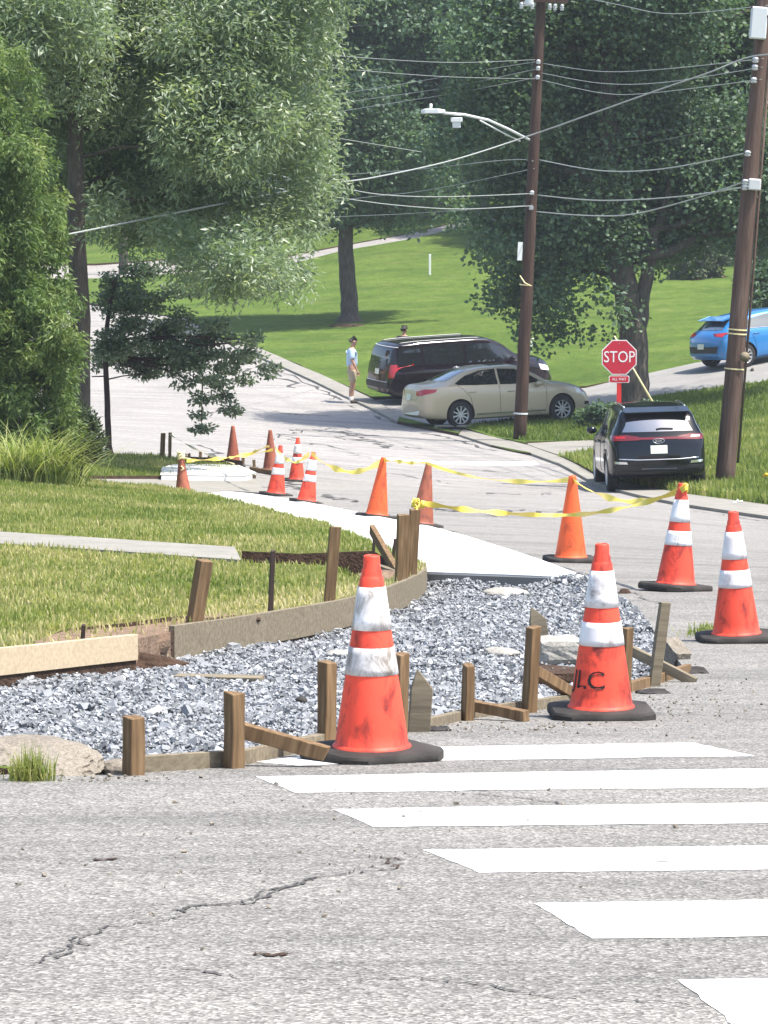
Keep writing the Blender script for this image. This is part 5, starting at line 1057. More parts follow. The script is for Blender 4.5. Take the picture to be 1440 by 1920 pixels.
for z_ in (145, 128, 116, 362, 390): q = on(p1, 1008, z_, 83.4); MB().lathe([(.03, -.05), (.055, -.03), (.04, 0), (.055, .02), (.03, .05)], 10, 'z', True, (.0, -.17, q.z)).build('insulator', 'porcelain', p1, True)
q = on(p1, 1016, 8, 83.4)
mb = MB(); mb.lathe([(.15, -.05), (.16, 0), (.16, .75), (.13, .82), (.05, .84)], 18, 'z', True, (-.28, -.05, q.z)); mb.build('transformer', 'metal_pale', p1, True)
mb = MB(); mb.box((0.05, -.13, q.z + .10), (1.1, .09, .11)); ca = mb.build('crossarm', 'pole_wood', p1)
for dx in (-.45, -.2, .2, .32, .48): MB().lathe([(.02, -.12), (.05, -.10), (.03, -.07), (.055, -.05), (.03, -.02), (.05, 0), (.02, .03)], 10, 'z', True, (dx, -.16, q.z - .01)).build('insulator', 'porcelain', ca, True)
# street light on its arm
SL = empty('street_light', P(990, 260, 83.3)); tag(SL, 'pale street light on a curved arm reaching left from the left utility pole', 'street light')
def rel(px, py, Y): return P(px, py, Y) - SL.location
mb = MB(); mb.tube([rel(992, 262, 83.3), rel(955, 243, 82.6), rel(915, 225, 81.8), rel(870, 215, 81.0), rel(832, 212, 80.5)], .032, 8); mb.build('arm', 'metal_pale', SL, True)
mb = MB(); mb.tube([rel(975, 265, 83.2), rel(945, 250, 82.5), rel(900, 226, 81.5)], .018, 6); mb.build('arm_strut', 'metal_pale', SL, True)
hd = rel(813, 211, 80.3); mb = MB(); mb.add([(x, y * wd, z) for x, wd, zz in ((-.28, .6, .05), (-.2, 1, .085), (.1, 1, .085), (.26, .5, .06)) for y, z in ((-.13, -.02), (.13, -.02), (.13, zz), (-.13, zz))], [(4 * i + k, 4 * i + (k + 1) % 4, 4 * i + 4 + (k + 1) % 4, 4 * i + 4 + k) for i in range(3) for k in range(4)] + [(3, 2, 1, 0), (12, 13, 14, 15)])
o = mb.build('head', 'metal_pale', SL, False, .012); o.location = hd; MB().lathe([(.03, 0), (.035, .1), (.02, .11)], 12, c=(-.06, 0, .085)).build('photocell', 'plastic_white', o, True)
mb = MB(); mb.box((0, 0, -.03), (.26, .2, .10)); mb.box((0, 0, -.14), (.18, .15, .14)); o = mb.build('sensor_box', 'metal_pale', SL, False, .01); o.location = rel(856, 222, 80.8)
# right pole fittings
q = on(p2, 1428, 60, 62.8); MB().box((-.10, -.20, q.z + .15), (.28, .2, .55)).build('cutout_box', 'metal_pale', p2, False, .02); mb = MB(); mb.tube([(-.25, -.25, q.z + .42), (.2, -.28, q.z + .18)], .03, 6); mb.build('fuse_arm', 'pole_wood', p2)
for k, py in enumerate((288, 342, 352, 126, 150, 112)):
    q = on(p2, 1405, py, 62.9); MB().lathe([(.03, -.05), (.06, -.03), (.04, 0), (.06, .02), (.03, .05)], 10, 'z', True, (-.10, -.2, q.z)).build('insulator', 'porcelain', p2, True)
for py in (618, 626, 692): q = on(p2, 1388, py, 63); MB().lathe([(.178, -.012), (.178, .012)], 16, 'z', False, (0, 0, q.z)).build('band', 'tape_cream', p2)
MB().lathe([(.05, 0), (.09, -.03), (.001, -.05)], 14, 'y', c=(.14, -.17, on(p2, 1396, 668, 63).z)).build('meter_cap', 'wood_grey', p2, True)
mb = MB(); q = on(p2, 1402, 345, 62.9); mb.box((0.06, -.2, q.z), (.22, .12, .2)); mb.build('cable_clamp', 'porcelain', p2, False, .02)
mb = MB(); mb.tube([(.19, -.05, .4), (.18, -.08, L2 * .4), (.15, -.06, L2 * .9)], .022, 6); mb.build('conduit', 'pole_wood_grey', p2, True)
# wires
def wire(pts, r, label, mat='wire_pale'):
    Q = [P(*p) for p in pts]; out = []; c = Q[0]
    for i in range(len(Q) - 1):
        a, b_, d0, d1 = Q[max(i - 1, 0)], Q[i], Q[i + 1], Q[min(i + 2, len(Q) - 1)]
        for k in range(7):
            t = k / 7; out.append(0.5 * ((2 * b_) + (-a + d0) * t + (2 * a - 5 * b_ + 4 * d0 - d1) * t * t + (-a + 3 * b_ - 3 * d0 + d1) * t ** 3) - c)
    out.append(Q[-1] - c); o = MB().tube(out, r * .72, 5).build('overhead_wire', mat, None, True); o.location = c; tag(o, label, 'wire', 'overhead wires')
def span(pts, r, label, mat='wire_pale', Y0=None, Y1=None):
    x0, x1 = pts[0][0], pts[-1][0]; wire([(x, y, Y0 + (Y1 - Y0) * (x - x0) / (x1 - x0)) for x, y in pts], r, label, mat)
A, B = 83.3, 62.7
span([(1018, 119), (1125, 134), (1240, 130), (1432, 110)], .010, 'uppermost of the three parallel wires between the two poles', 'wire_pale', A, B)
span([(1016, 137), (1125, 156), (1240, 155), (1430, 126)], .010, 'middle of the three parallel wires between the two poles', 'wire_pale', A, B)
span([(1015, 150), (1125, 174), (1215, 175), (1428, 149)], .010, 'lowest of the three parallel wires between the two poles', 'wire_pale', A, B)
span([(1012, 300), (1125, 320), (1240, 317), (1405, 286)], .016, 'sagging cable between the poles just below the street light height', 'wire_pale', A, B)
span([(1008, 366), (1125, 376), (1270, 369), (1402, 350)], .018, 'upper of the two thick low cables between the poles', 'wire_pale', A, B)
span([(1006, 397), (1096, 404), (1183, 402), (1300, 373), (1400, 339)], .018, 'lower of the two thick low cables between the poles', 'wire_pale', A, B)
span([(1020, -20), (1155, 8), (1260, 26), (1440, 10)], .010, 'topmost thin wire between the two pole tops', 'wire_pale', A, B)
span([(1080, 292), (1215, 268), (1412, 228)], .007, 'thin faint wire rising to the right pole from the right tree', 'wire_dark', 95, B)
wire([(1500, 100, 60), (1410, 106, 62.5), (1330, 136, 63), (1240, 167, 64), (1110, 213, 66), (1000, 252, 68), (850, 300, 67), (700, 333, 64), (600, 347, 62), (400, 385, 58), (120, 441, 54)], .020, 'bright thick cable slanting from the right pole across to the left trees')
span([(1003, 116), (890, 134), (740, 160), (600, 182), (400, 215)], .010, 'upper of three wires running left from the left pole', 'wire_pale', A, 105)
span([(1003, 130), (833, 165), (623, 195), (420, 225)], .010, 'middle of three wires running left from the left pole', 'wire_pale', A, 105)
span([(1003, 146), (850, 175), (630, 210), (420, 245)], .010, 'lowest of three wires running left from the left pole', 'wire_pale', A, 105)
span([(1003, 112), (833, 117), (600, 102), (420, 86)], .008, 'thin upper wire from the left pole rising into the oak', 'wire_pale', A, 70)
span([(1003, 148), (820, 143), (600, 125), (420, 105)], .008, 'thin second wire from the left pole rising into the oak', 'wire_pale', A, 70)
span([(1000, 302), (950, 300), (775, 318), (600, 331), (450, 345)], .012, 'cable running left just below the street light', 'wire_pale', A, 100)
span([(1002, 316), (804, 356), (660, 373), (450, 400)], .010, 'wire slanting down left below the street light cable', 'wire_pale', A, 108)
span([(1000, 363), (833, 369), (717, 365), (629, 350), (500, 325)], .014, 'low cable running left from the left pole and rising', 'wire_pale', A, 70)
span([(998, 386), (862, 392), (746, 385), (652, 373), (500, 350)], .014, 'lowest cable running left from the left pole and rising', 'wire_pale', A, 70)
span([(998, 384), (775, 400), (600, 408), (450, 418)], .010, 'wire running left and slightly down towards the far lawn trunk', 'wire_pale', A, 108)
span([(638, 260), (700, 270), (790, 285)], .016, 'short pale wire left of the street light ending in the trees', 'wire_pale', 92, 100)
span([(1003, 45), (850, 25), (700, 45), (560, 60)], .007, 'thin wire near the top edge left of the left pole', 'wire_dark', A, 100)

# ------------------------------------------------------------------ people
def skin(name, pts, edges, mat, parent, sub=2):
    """a continuous limb-and-trunk surface: points with radii (rx, ry), joined by edges; point 0 is the root"""
    me = bpy.data.meshes.new(name); me.from_pydata([p[:3] for p in pts], edges, []); o = bpy.data.objects.new(name, me); COL.objects.link(o)
    m = o.modifiers.new('s', 'SKIN'); m.use_smooth_shade = True
    for i, v in enumerate(me.skin_vertices[0].data): v.radius = (pts[i][3], pts[i][4] if len(pts[i]) > 4 else pts[i][3]); v.use_root = i == 0
    s_ = o.modifiers.new('u', 'SUBSURF'); s_.levels = sub; s_.render_levels = sub; bake(o); o.data.materials.clear(); o.data.materials.append(MATS[mat])
    if parent: o.parent = parent
    o.data.polygons.foreach_set('use_smooth', np.full(len(o.data.polygons), True)); return o
def hand_pts(pts, eds, wrist_i, d, side):
    """palm, four unequal curled fingers and a thumb from the side of the palm; d points down the arm"""
    w = Vector(pts[wrist_i][:3]); n0 = len(pts); pts.append((*(w + Vector(d) * .055), .030, .018)); eds.append((wrist_i, n0)); pts.append((*(w + Vector(d) * .085), .034, .017)); eds.append((n0, n0 + 1))
    for k, (x, L) in enumerate(((-.026, .060), (-.009, .070), (.009, .066), (.025, .052))):
        a = len(pts); q = w + Vector(d) * .10 + Vector((x, 0, 0)); pts.append((*q, .0085)); eds.append((n0 + 1, a)); pts.append((*(q + Vector(d) * L * .5 + Vector((0, side * .006, 0))), .008)); eds.append((a, a + 1)); pts.append((*(q + Vector(d) * L * .85 + Vector((0, side * .028, 0))), .007)); eds.append((a + 1, a + 2))
    a = len(pts); pts.append((*(w + Vector(d) * .06 + Vector((.036, side * .01, 0))), .0095)); eds.append((n0, a)); pts.append((*(w + Vector(d) * .10 + Vector((.052, side * .02, 0))), .008)); eds.append((a, a + 1))
def person(loc, heading, label, shirt, trousers, shorts=True, hs=1.0, look=0.15):
    R = empty('person', loc, Euler((0, 0, heading))); R.scale = (hs * 1.15, hs * 1.2, hs); tag(R, label, 'person')        # faces +x
    p = [(0, 0, .94, .13, .15), (0, 0, 1.12, .115, .14), (.0, 0, 1.30, .125, .165), (-.01, 0, 1.43, .09, .14), (0.01, 0, 1.50, .052, .055), (.03, 0, 1.56, .05, .052)]
    e = [(0, 1), (1, 2), (2, 3), (3, 4), (4, 5)]
    hb = len(p); p += [(.045, 0, 1.62, .078, .072), (.045, 0, 1.69, .085, .076), (.04, 0, 1.745, .06, .058)]; e += [(5, hb), (hb, hb + 1), (hb + 1, hb + 2)]
    for s_ in (-1, 1):
        a = len(p); sx = .03 * s_
        p += [(0, s_ * .105, .86, .088, .085), (.02 + sx, s_ * .11, .50, .058), (-.01 + sx, s_ * .11, .34, .054), (-.02 + sx, s_ * .11, .10, .036), (.0 + sx, s_ * .11, .055, .04), (.10 + sx, s_ * .12, .035, .035), (.17 + sx, s_ * .125, .03, .026)]
        e += [(0, a), (a, a + 1), (a + 1, a + 2), (a + 2, a + 3), (a + 3, a + 4), (a + 4, a + 5), (a + 5, a + 6)]
        a = len(p); p += [(-.015, s_ * .185, 1.41, .055), (-.03, s_ * .215, 1.26, .046), (-.02, s_ * .23, 1.13, .04), (.05, s_ * .235, .99, .032), (.085, s_ * .23, .90, .024)]
        e += [(3, a), (a, a + 1), (a + 1, a + 2), (a + 2, a + 3), (a + 3, a + 4)]; hand_pts(p, e, a + 4, Vector((.3, 0, -.95)), s_)
    body = skin('body', p, e, 'skin', R, 2)
    nose = MB(); nose.add([(.115, -.012, 1.655), (.115, .012, 1.655), (.142, 0, 1.652), (.118, 0, 1.69), (.118, 0, 1.648)], [(0, 2, 3), (2, 1, 3), (0, 4, 2), (4, 1, 2)]); nose.build('nose', 'skin', R, True)
    for s_ in (-1, 1):
        MB().lathe([(.001, -.006), (.02, 0), (.028, .008), (.001, .012)], 10, 'y', c=(.035, s_ * .078, 1.665)).build('ear', 'skin', R, True)
        MB().lathe([(.001, -.006), (.009, 0), (.001, .006)], 8, 'x', c=(.118, s_ * .03, 1.69)).build('eye', 'hair_dark', R, True)
    MB().box((.117, 0, 1.615), (.012, .045, .008)).build('mouth', 'post_red', R)
    skin('hair', [(.025, 0, 1.725, .078, .072), (.055, 0, 1.745, .058, .060), (-.015, 0, 1.68, .064, .068), (-.02, 0, 1.63, .045, .055)], [(0, 1), (0, 2), (2, 3)], 'hair_dark', R, 2)
    sp_ = [(0, 0, .93, .15, .165), (0, 0, 1.12, .145, .165), (0, 0, 1.30, .15, .185), (-.01, 0, 1.43, .10, .155), (0, 0, 1.475, .066, .075)]; se = [(0, 1), (1, 2), (2, 3), (3, 4)]
    for s_ in (-1, 1): a = len(sp_); sp_ += [(-.015, s_ * .19, 1.41, .075), (-.032, s_ * .22, 1.27, .072), (-.028, s_ * .23, 1.19, .070)]; se += [(3, a), (a, a + 1), (a + 1, a + 2)]
    skin('shirt', sp_, se, shirt, R, 2)
    hp = [(0, 0, .95, .15, .165), (0, 0, .88, .15, .16)]; he = [(0, 1)]
    for s_ in (-1, 1):
        a = len(hp); sx = .03 * s_; hp += [(0, s_ * .105, .80, .105, .10), (.02 + sx, s_ * .115, .54, .092)]; he += [(1, a), (a, a + 1)]
        if not shorts: hp += [(-.02 + sx, s_ * .11, .10, .07)]; he += [(a + 1, a + 2)]
    skin('shorts' if shorts else 'trousers', hp, he, trousers, R, 2)
    for s_ in (-1, 1):
        sx = .03 * s_
        if shorts: skin('sock', [(-.02 + sx, s_ * .11, .20, .048), (-.02 + sx, s_ * .11, .10, .046), (.0 + sx, s_ * .11, .06, .05)], [(0, 1), (1, 2)], 'sock_white', R, 1)
        skin('shoe', [(-.03 + sx, s_ * .11, .045, .052, .05), (.07 + sx, s_ * .118, .04, .05, .042), (.18 + sx, s_ * .125, .033, .04, .03)], [(0, 1), (1, 2)], 'shoe_black', R, 2)
    return R
h = hit(660, 756); person(h + Vector((0, 0, .01)), rad(8), 'man in light blue shirt and khaki shorts standing on the road behind the minivan', 'shirt_blue', 'khaki', True, 1.0)
x_ = P(757, 700, 102.3).x; person(Vector((x_, 102.3, Tz(x_, 102.3) + .05)), rad(75), 'person in black whose head shows above the minivan roof', 'shirt_black', 'shirt_black', False, .88)

# ------------------------------------------------------------------ small things
c = hit(806, 515, .05); MB().box((0, 0, .38), (.09, .09, .9)).build('marker_post', 'plastic_white', None, False, .01).location = c; tag(bpy.context.scene.objects['marker_post'], 'thin white post standing in the far lawn', 'post')
c = hit(996, 662, .05); R = empty('yard_sign', c); tag(R, 'small white yard ornament beside the minivan bonnet', 'ornament')
MB().tube([(0, 0, -.1), (0, 0, .2)], .012, 6).build('stem', 'metal_pale', R); MB().tube([(.07, 0, .42), (0, 0, .45), (-.06, 0, .39), (0, 0, .33), (.06, 0, .27), (0, 0, .2), (-.07, 0, .22)], .025, 7).build('figure', 'plastic_white', R, True)
c = hit(1436, 912, .05); R = empty('yellow_flower', c); tag(R, 'yellow flower blooming in the verge grass at the right edge', 'flower'); MB().tube([(0, 0, 0), (.02, 0, .15)], .008, 5).build('stem', 'grass_tall', R)
mb = MB()
for k in range(7): a = k * .9; mb.lathe([(.001, -.02), (.045, 0), (.001, .02)], 8, 'z', c=(.02 + .05 * math.cos(a), .05 * math.sin(a), .17 + .02 * (k % 3)))
mb.build('petals', 'yellow_flower', R, True)
c = hit(1383, 943, .05); mb = MB(); mb.tube([(-.08, 0, .01), (-.02, .01, .0), (0, 0, .05), (.03, .01, .01), (.08, 0, .03)], .018, 6); o = mb.build('litter', 'plastic_white', None, True); o.location = c; tag(o, 'white crumpled litter on the verge below the right pole', 'litter')
c = hit(1048, 818, .06); lump('pale_stone', c, (.24, .15, .06), 'concrete_chunk', 'pale stone lying in the shaded grass beside the left pole', 'stone', 51, noise=.2)
c = hit(850, 806, .02); R = empty('storm_drain', c); tag(R, 'dark storm drain opening in the kerb under the sedan rear', 'storm drain'); MB().box((0, .0, .02), (.75, .35, .10)).build('opening', 'car_well', R); MB().box((0, .25, .06), (.95, .3, .10)).build('cover', 'concrete_old', R, False, .01)
c = hit(196, 860, .06); lump('dark_bag', c, (.09, .08, .07), 'rubber', 'small dark bundle at the foot of the young tree', 'bag', 53, noise=.2)
c = hit(1411, 696, .03); a = Vector((.03, .3, .02)); o = MB().tube([(0, 0, .02), (.02, .25, .04), (.05, .5, .03)], .04, 6).build('stick', 'bark', None, True); o.location = c; tag(o, 'dark stick lying on the driveway below the blue hatchback', 'stick')

# ------------------------------------------------------------------ trees and shrubs
def leaves(name, C, Rr, n, L, W, seed, mat, parent, droop=0.3, up=0.25, flat=(1, 1, 0.8), tone_bias=0.0, shell=0.0, fold=0.15):
    """n leaf faces spread through clusters with centres C and radii Rr"""
    r = np.random.default_rng(seed); C = np.asarray(C, float); Rr = np.asarray(Rr, float); p = Rr ** 2.2; idx = r.choice(len(C), n, p=p / p.sum())
    d = r.normal(0, 1, (n, 3)); d /= np.linalg.norm(d, axis=1)[:, None]; rad_ = r.random(n) ** (0.42 - 0.2 * shell) * Rr[idx]
    pos = C[idx] + d * rad_[:, None] * np.array(flat)
    a = r.normal(0, 1, (n, 3)); a[:, 2] = a[:, 2] * .6 - droop; a += d * .5; a /= np.linalg.norm(a, axis=1)[:, None]          # leaf axis
    nn = r.normal(0, 1, (n, 3)); nn[:, 2] = np.abs(nn[:, 2]) + up; s = np.cross(a, nn); s /= (np.linalg.norm(s, axis=1)[:, None] + 1e-9); nn = np.cross(s, a)
    l = L * r.uniform(.6, 1.35, n)[:, None]; w = W * r.uniform(.7, 1.3, n)[:, None] * .5
    B = pos; M = pos + a * l * .45 + nn * fold * w; Tt = pos + a * l
    V = np.stack([B, M + s * w, Tt, M - s * w], 1).reshape(-1, 3); Fa = np.arange(n * 4).reshape(n, 4)
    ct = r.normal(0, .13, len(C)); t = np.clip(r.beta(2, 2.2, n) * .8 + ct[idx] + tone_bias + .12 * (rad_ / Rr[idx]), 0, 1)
    return npmesh(name, V, Fa, mat, parent, False, t)
def clusters(blobs, per, seed, cr):
    """scatter cluster centres in a union of blobs (centre, radius)"""
    r = np.random.default_rng(seed); out = []; rr = []
    for c, R in blobs:
        k = max(3, int(per * (R / blobs[0][1]) ** 2)); d = r.normal(0, 1, (k, 3)); d /= np.linalg.norm(d, axis=1)[:, None]
        out.append(np.array(c) + d * (R * r.random(k) ** .45)[:, None]); rr.append(r.uniform(.6, 1.3, k) * cr * (.6 + .4 * R / blobs[0][1]))
    return np.concatenate(out), np.concatenate(rr)
def limb(mb, a, b, r0, r1, rnd, wob=0.06, n=6):
    a = Vector(a); b = Vector(b); L = (b - a).length; pts = []
    for k in range(n + 1):
        t = k / n; p = a.lerp(b, t) + Vector((rnd.uniform(-1, 1), rnd.uniform(-1, 1), rnd.uniform(-.5, .5))) * L * wob * (t * (1 - t) * 4) ** .5; pts.append(p)
    mb.tube(pts, [r0 + (r1 - r0) * k / n for k in range(n + 1)], 9 if r0 > .1 else 6); return pts
def tree(name, base, trunk, tr, blobs, label, leaf, nleaf, L, W, seed, bark='bark', per=30, cr=.8, limbs=14, droop=.3, cat='tree', group=None, flat=(1, 1, .8), limb_r=.35, shell=0.0, flare=1.25, up=.25, zmin=None):
    """trunk: world points from the base up; blobs: world spheres of foliage"""
    base = Vector(base); R = empty(name, base); tag(R, label, cat, group); rnd = random.Random(seed); mb = MB()
    pts = [Vector(p) - base for p in trunk]; n = len(pts); rs = [tr * (1 - .45 * k / max(1, n - 1)) for k in range(n)]
    P2 = []; R2_ = []
    for k in range(n - 1):
        for j in range(4): t = j / 4; P2.append(pts[k].lerp(pts[k + 1], t) + Vector((rnd.uniform(-1, 1), rnd.uniform(-1, 1), 0)) * tr * .08); R2_.append(rs[k] + (rs[k + 1] - rs[k]) * t)
    P2.append(pts[-1]); R2_.append(rs[-1]); P2 = [P2[0] - Vector((0, 0, .3)), P2[0]] + P2[1:]; R2_ = [R2_[0] * flare * 1.15, R2_[0] * flare] + R2_[1:]
    mb.tube(P2, R2_, 16); Bl = [(np.array(c) - np.array(base), r) for c, r in blobs]; C, Rr = clusters(Bl, per, seed, cr)
    tops = P2[len(P2) // 2:]
    ok = [i for i in range(len(C)) if zmin is None or C[i][2] > zmin]; order = rnd.sample(ok, min(limbs, len(ok)))
    for i in order:
        tgt = Vector(C[i]); s = min(tops, key=lambda q: (q - tgt).length + max(0, q.z - tgt.z) * 1.5); k = limb(mb, s, tgt, tr * limb_r * rnd.uniform(.5, 1), .015, rnd)
        for _ in range(3):
            j = rnd.choice(range(2, len(k))); t2 = Vector(C[rnd.randrange(len(C))])
            if (t2 - k[j]).length < 2.5 * cr: limb(mb, k[j], t2, tr * .1, .008, rnd)
    mb.build('trunk', bark, R, True, fix=False); leaves('crown', C, Rr, nleaf, L, W, seed + 1, leaf, R, droop, up, flat, shell=shell); return R
def PB(lst, Y, ds=2.5, seed=0):
    """foliage spheres read off as (px, py, radius px); depth spread about Y"""
    r = random.Random(seed); out = []
    for (x, y, q) in lst: yy = Y + r.uniform(-ds, ds); out.append((tuple(P(x, y, yy)), q * yy / F))
    return out
# willow oak on the left
Yo = 57.0; base = P(152, 868, Yo); base.z = Tz(base.x, Yo) + .06
tree('oak_tree', base, [base, P(150, 750, Yo), P(152, 600, Yo), P(143, 440, Yo), P(140, 250, Yo), P(150, 60, Yo), P(170, -150, Yo)], .185,
     PB([(540, 120, 105), (575, 60, 70), (545, 300, 95), (600, 300, 42), (500, 430, 85), (560, 400, 55), (420, 500, 60), (500, 510, 45), (555, 500, 30), (300, 390, 90), (250, 250, 130), (390, 230, 125), (150, 110, 170), (430, 70, 140), (330, 40, 140), (60, 200, 120), (60, 60, 150), (620, 25, 40), (640, 10, 28), (200, 330, 110), (380, 360, 100), (460, 200, 110), (250, 410, 60), (330, 455, 62), (380, 500, 60), (440, 520, 55), (480, 470, 70), (300, 420, 70), (200, 400, 50), (530, 500, 45), (560, 520, 32), (100, 330, 80), (580, 220, 60), (610, 360, 35), (570, 450, 30), (545, 545, 18), (515, 555, 22), (460, 545, 28), (610, 175, 30), (700, -60, 60), (300, -120, 200), (560, -110, 130), (0, -80, 200)], Yo + .5, 2.3, 5),
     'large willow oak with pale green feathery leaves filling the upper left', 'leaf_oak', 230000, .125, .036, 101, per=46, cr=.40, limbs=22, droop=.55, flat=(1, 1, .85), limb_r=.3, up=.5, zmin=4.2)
# conifer at the left edge
Yc = 50.0; base = P(20, 868, Yc); base.z = Tz(base.x, Yc) + .06
tree('conifer', base, [base, P(22, 700, Yc), P(25, 500, Yc), P(20, 250, Yc)], .14,
     PB([(10, 760, 125), (90, 740, 70), (-60, 700, 120), (20, 650, 120), (90, 640, 62), (0, 540, 115), (80, 560, 62), (105, 700, 45), (10, 440, 105), (70, 460, 60), (0, 340, 95), (60, 370, 55), (10, 260, 70), (40, 300, 50), (60, 230, 45), (20, 170, 60), (-20, 120, 60), (30, 110, 34), (75, 290, 40), (125, 660, 26), (115, 530, 26), (105, 420, 30), (90, 360, 30), (-50, 500, 120), (-60, 350, 110), (95, 480, 34), (110, 600, 32), (120, 770, 52), (30, 820, 80)], Yc, .7, 6),
     'yellow green feathery conifer at the left edge beside the oak trunk', 'leaf_conifer', 90000, .10, .028, 111, per=44, cr=.21, limbs=10, droop=.9, flat=(1, 1, 1.15), up=.1)
Yj = 51.0; base = P(150, 868, Yj); base.z = Tz(base.x, Yj) + .06
tree('juniper_bush', base, [base, P(150, 830, Yj), P(155, 790, Yj)], .05, PB([(140, 800, 40), (165, 830, 30), (120, 840, 40), (175, 850, 20), (90, 850, 40), (175, 800, 16), (150, 770, 22), (185, 840, 14)], Yj, .25, 7), 'low dark juniper bush between the tall grass and the young tree', 'leaf_juniper', 9000, .085, .03, 121, per=26, cr=.13, limbs=5, droop=-.2, cat='bush')
# ornamental grass
c = hit(45, 908, .08); R = empty('ornamental_grass', c); tag(R, 'clump of tall arching yellow green ornamental grass on the near lawn', 'ornamental grass')
n = 900; r = np.random.default_rng(31); bx = np.c_[r.normal(0, .30, n), r.normal(0, .16, n)]; yaw = r.uniform(0, 6.283, n); ll = r.uniform(.65, 1.35, n) * (1 - .25 * np.abs(bx[:, 0])); sp0 = r.uniform(.08, .5, n); V = []; dxy = np.c_[np.cos(yaw), np.sin(yaw)]
dxy[:, 0] += bx[:, 0] * 1.2; pr = np.c_[bx, np.zeros(n)]; an = sp0.copy(); wv = np.c_[-dxy[:, 1], dxy[:, 0], np.zeros(n)] * .0095
rows = []
for k in range(6):
    w_ = wv * (1 - k / 5.3); rows += [pr - w_, pr + w_]; pr = pr + np.c_[dxy * np.sin(an)[:, None], np.cos(an)] * (ll / 5)[:, None]; an = an + r.uniform(.15, .55, n)
V = np.stack(rows, 1).reshape(-1, 3); i = np.arange(n)[:, None] * 12; Fa = np.concatenate([i + np.array([[2 * k, 2 * k + 1, 2 * k + 3, 2 * k + 2]]) for k in range(5)]); tn = r.random(n)
o = npmesh('blades', V, Fa, 'grass_tall', R, False, np.tile(tn, 5)); tag(o, kind='stuff')
# young tree
Yy = 60.0; base = P(205, 858, Yy); base.z = Tz(base.x, Yy) + .06
R = tree('young_tree', base, [base, P(202, 780, Yy), P(199, 700, Yy), P(197, 640, Yy), P(205, 580, Yy), P(215, 520, Yy)], .055,
     PB([(330, 670, 42), (270, 670, 40), (390, 685, 36), (440, 680, 30), (470, 660, 26), (210, 650, 38), (185, 690, 18), (240, 620, 40), (310, 615, 36), (370, 640, 34), (420, 640, 28), (240, 560, 40), (290, 560, 32), (190, 560, 26), (200, 620, 24), (340, 590, 26), (400, 600, 22), (480, 630, 20), (505, 690, 12), (455, 712, 16), (405, 720, 16), (350, 715, 16), (378, 745, 9), (377, 775, 8), (378, 803, 6), (425, 745, 8), (437, 770, 6), (220, 530, 26), (270, 520, 26), (320, 540, 20), (360, 555, 18)], Yy, .7, 8),
     'young dark leaved tree with slim purplish trunk and wide low branches', 'leaf_young', 19000, .08, .042, 131, 'bark_young', per=13, cr=.21, limbs=12, droop=.2, flat=(1.25, 1.25, .5), limb_r=.45, flare=1.5, zmin=1.25)
mb = MB(); rn = random.Random(3)
for q in ([(380, 700), (379, 740), (378, 775), (378, 815)], [(400, 705), (420, 735), (432, 760), (438, 775)], [(199, 712), (230, 705), (265, 702)], [(199, 705), (185, 706), (172, 706)]): mb.tube([P(x, y, Yy) - base for x, y in q], [.014, .011, .009, .006][:len(q)], 6)
mb.build('twig', 'bark_young', R, True)
# lawn tree in the middle
Ym = 126.0; base = P(655, 612, Ym); base.z = Tz(base.x, Ym) + .06
tree('lawn_tree', base, [base, P(655, 560, Ym), P(648, 480, Ym), P(650, 420, Ym), P(660, 300, Ym), P(670, 150, Ym)], .33,
     PB([(700, 330, 95), (640, 400, 40), (610, 300, 90), (760, 330, 70), (700, 220, 110), (780, 220, 90), (840, 280, 60), (820, 350, 38), (700, 100, 130), (820, 110, 110), (620, 180, 110), (720, 400, 38), (790, 395, 28), (860, 180, 70), (580, 60, 110), (720, -20, 130), (850, 10, 100), (850, 400, 25)], Ym, 3, 9),
     'shade tree with stout dark trunk standing on the far lawn', 'leaf_dark', 80000, .19, .13, 141, per=34, cr=.95, limbs=22, droop=.35, flare=1.5)
c = hit(655, 612, .05); lump('trunk_shade_ring', c, (.75, .5, .12), 'soil', 'dark ring put in for the shade round the stout lawn tree trunk', 'shading', 61, noise=.3)  # dark lump added as painted shade at the trunk foot
# big tree at the right
Yr = 89.0; base = P(1188, 760, Yr); base.z = Tz(base.x, Yr) + .06
R = tree('maple_tree', base, [base, P(1188, 700, Yr), P(1188, 620, Yr), P(1175, 540, Yr), P(1150, 440, Yr), P(1140, 300, Yr), P(1140, 100, Yr)], .40,
     PB([(985, 500, 75), (950, 550, 45), (1005, 570, 55), (1050, 540, 48), (1025, 610, 40), (1062, 615, 28), (990, 610, 26), (930, 470, 38), (1000, 420, 90), (1060, 470, 60), (1150, 400, 110), (1130, 530, 32), (1110, 500, 40), (1165, 575, 34), (1240, 470, 55), (1285, 440, 36), (1300, 380, 95), (1370, 300, 120), (1415, 380, 75), (1200, 250, 150), (1050, 280, 120), (930, 330, 70), (960, 200, 110), (1100, 90, 150), (1300, 110, 150), (1440, 180, 130), (900, 400, 36), (870, 250, 55), (950, 60, 120), (1200, -40, 170), (1430, 0, 150), (1040, -60, 150), (1380, 430, 45), (1330, 430, 45), (1500, 350, 120), (1145, 640, 22)], Yr + 1.5, 2.6, 10),
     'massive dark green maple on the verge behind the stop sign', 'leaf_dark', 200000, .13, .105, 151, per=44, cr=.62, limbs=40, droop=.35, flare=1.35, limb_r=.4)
mb = MB(); limb(mb, P(1192, 640, Yr) - base, P(1215, 500, Yr) - base, .24, .16, random.Random(4), .02); limb(mb, P(1215, 500, Yr) - base, P(1260, 330, Yr) - base, .16, .07, random.Random(5), .03); mb.build('limb', 'bark', R, True, fix=False)
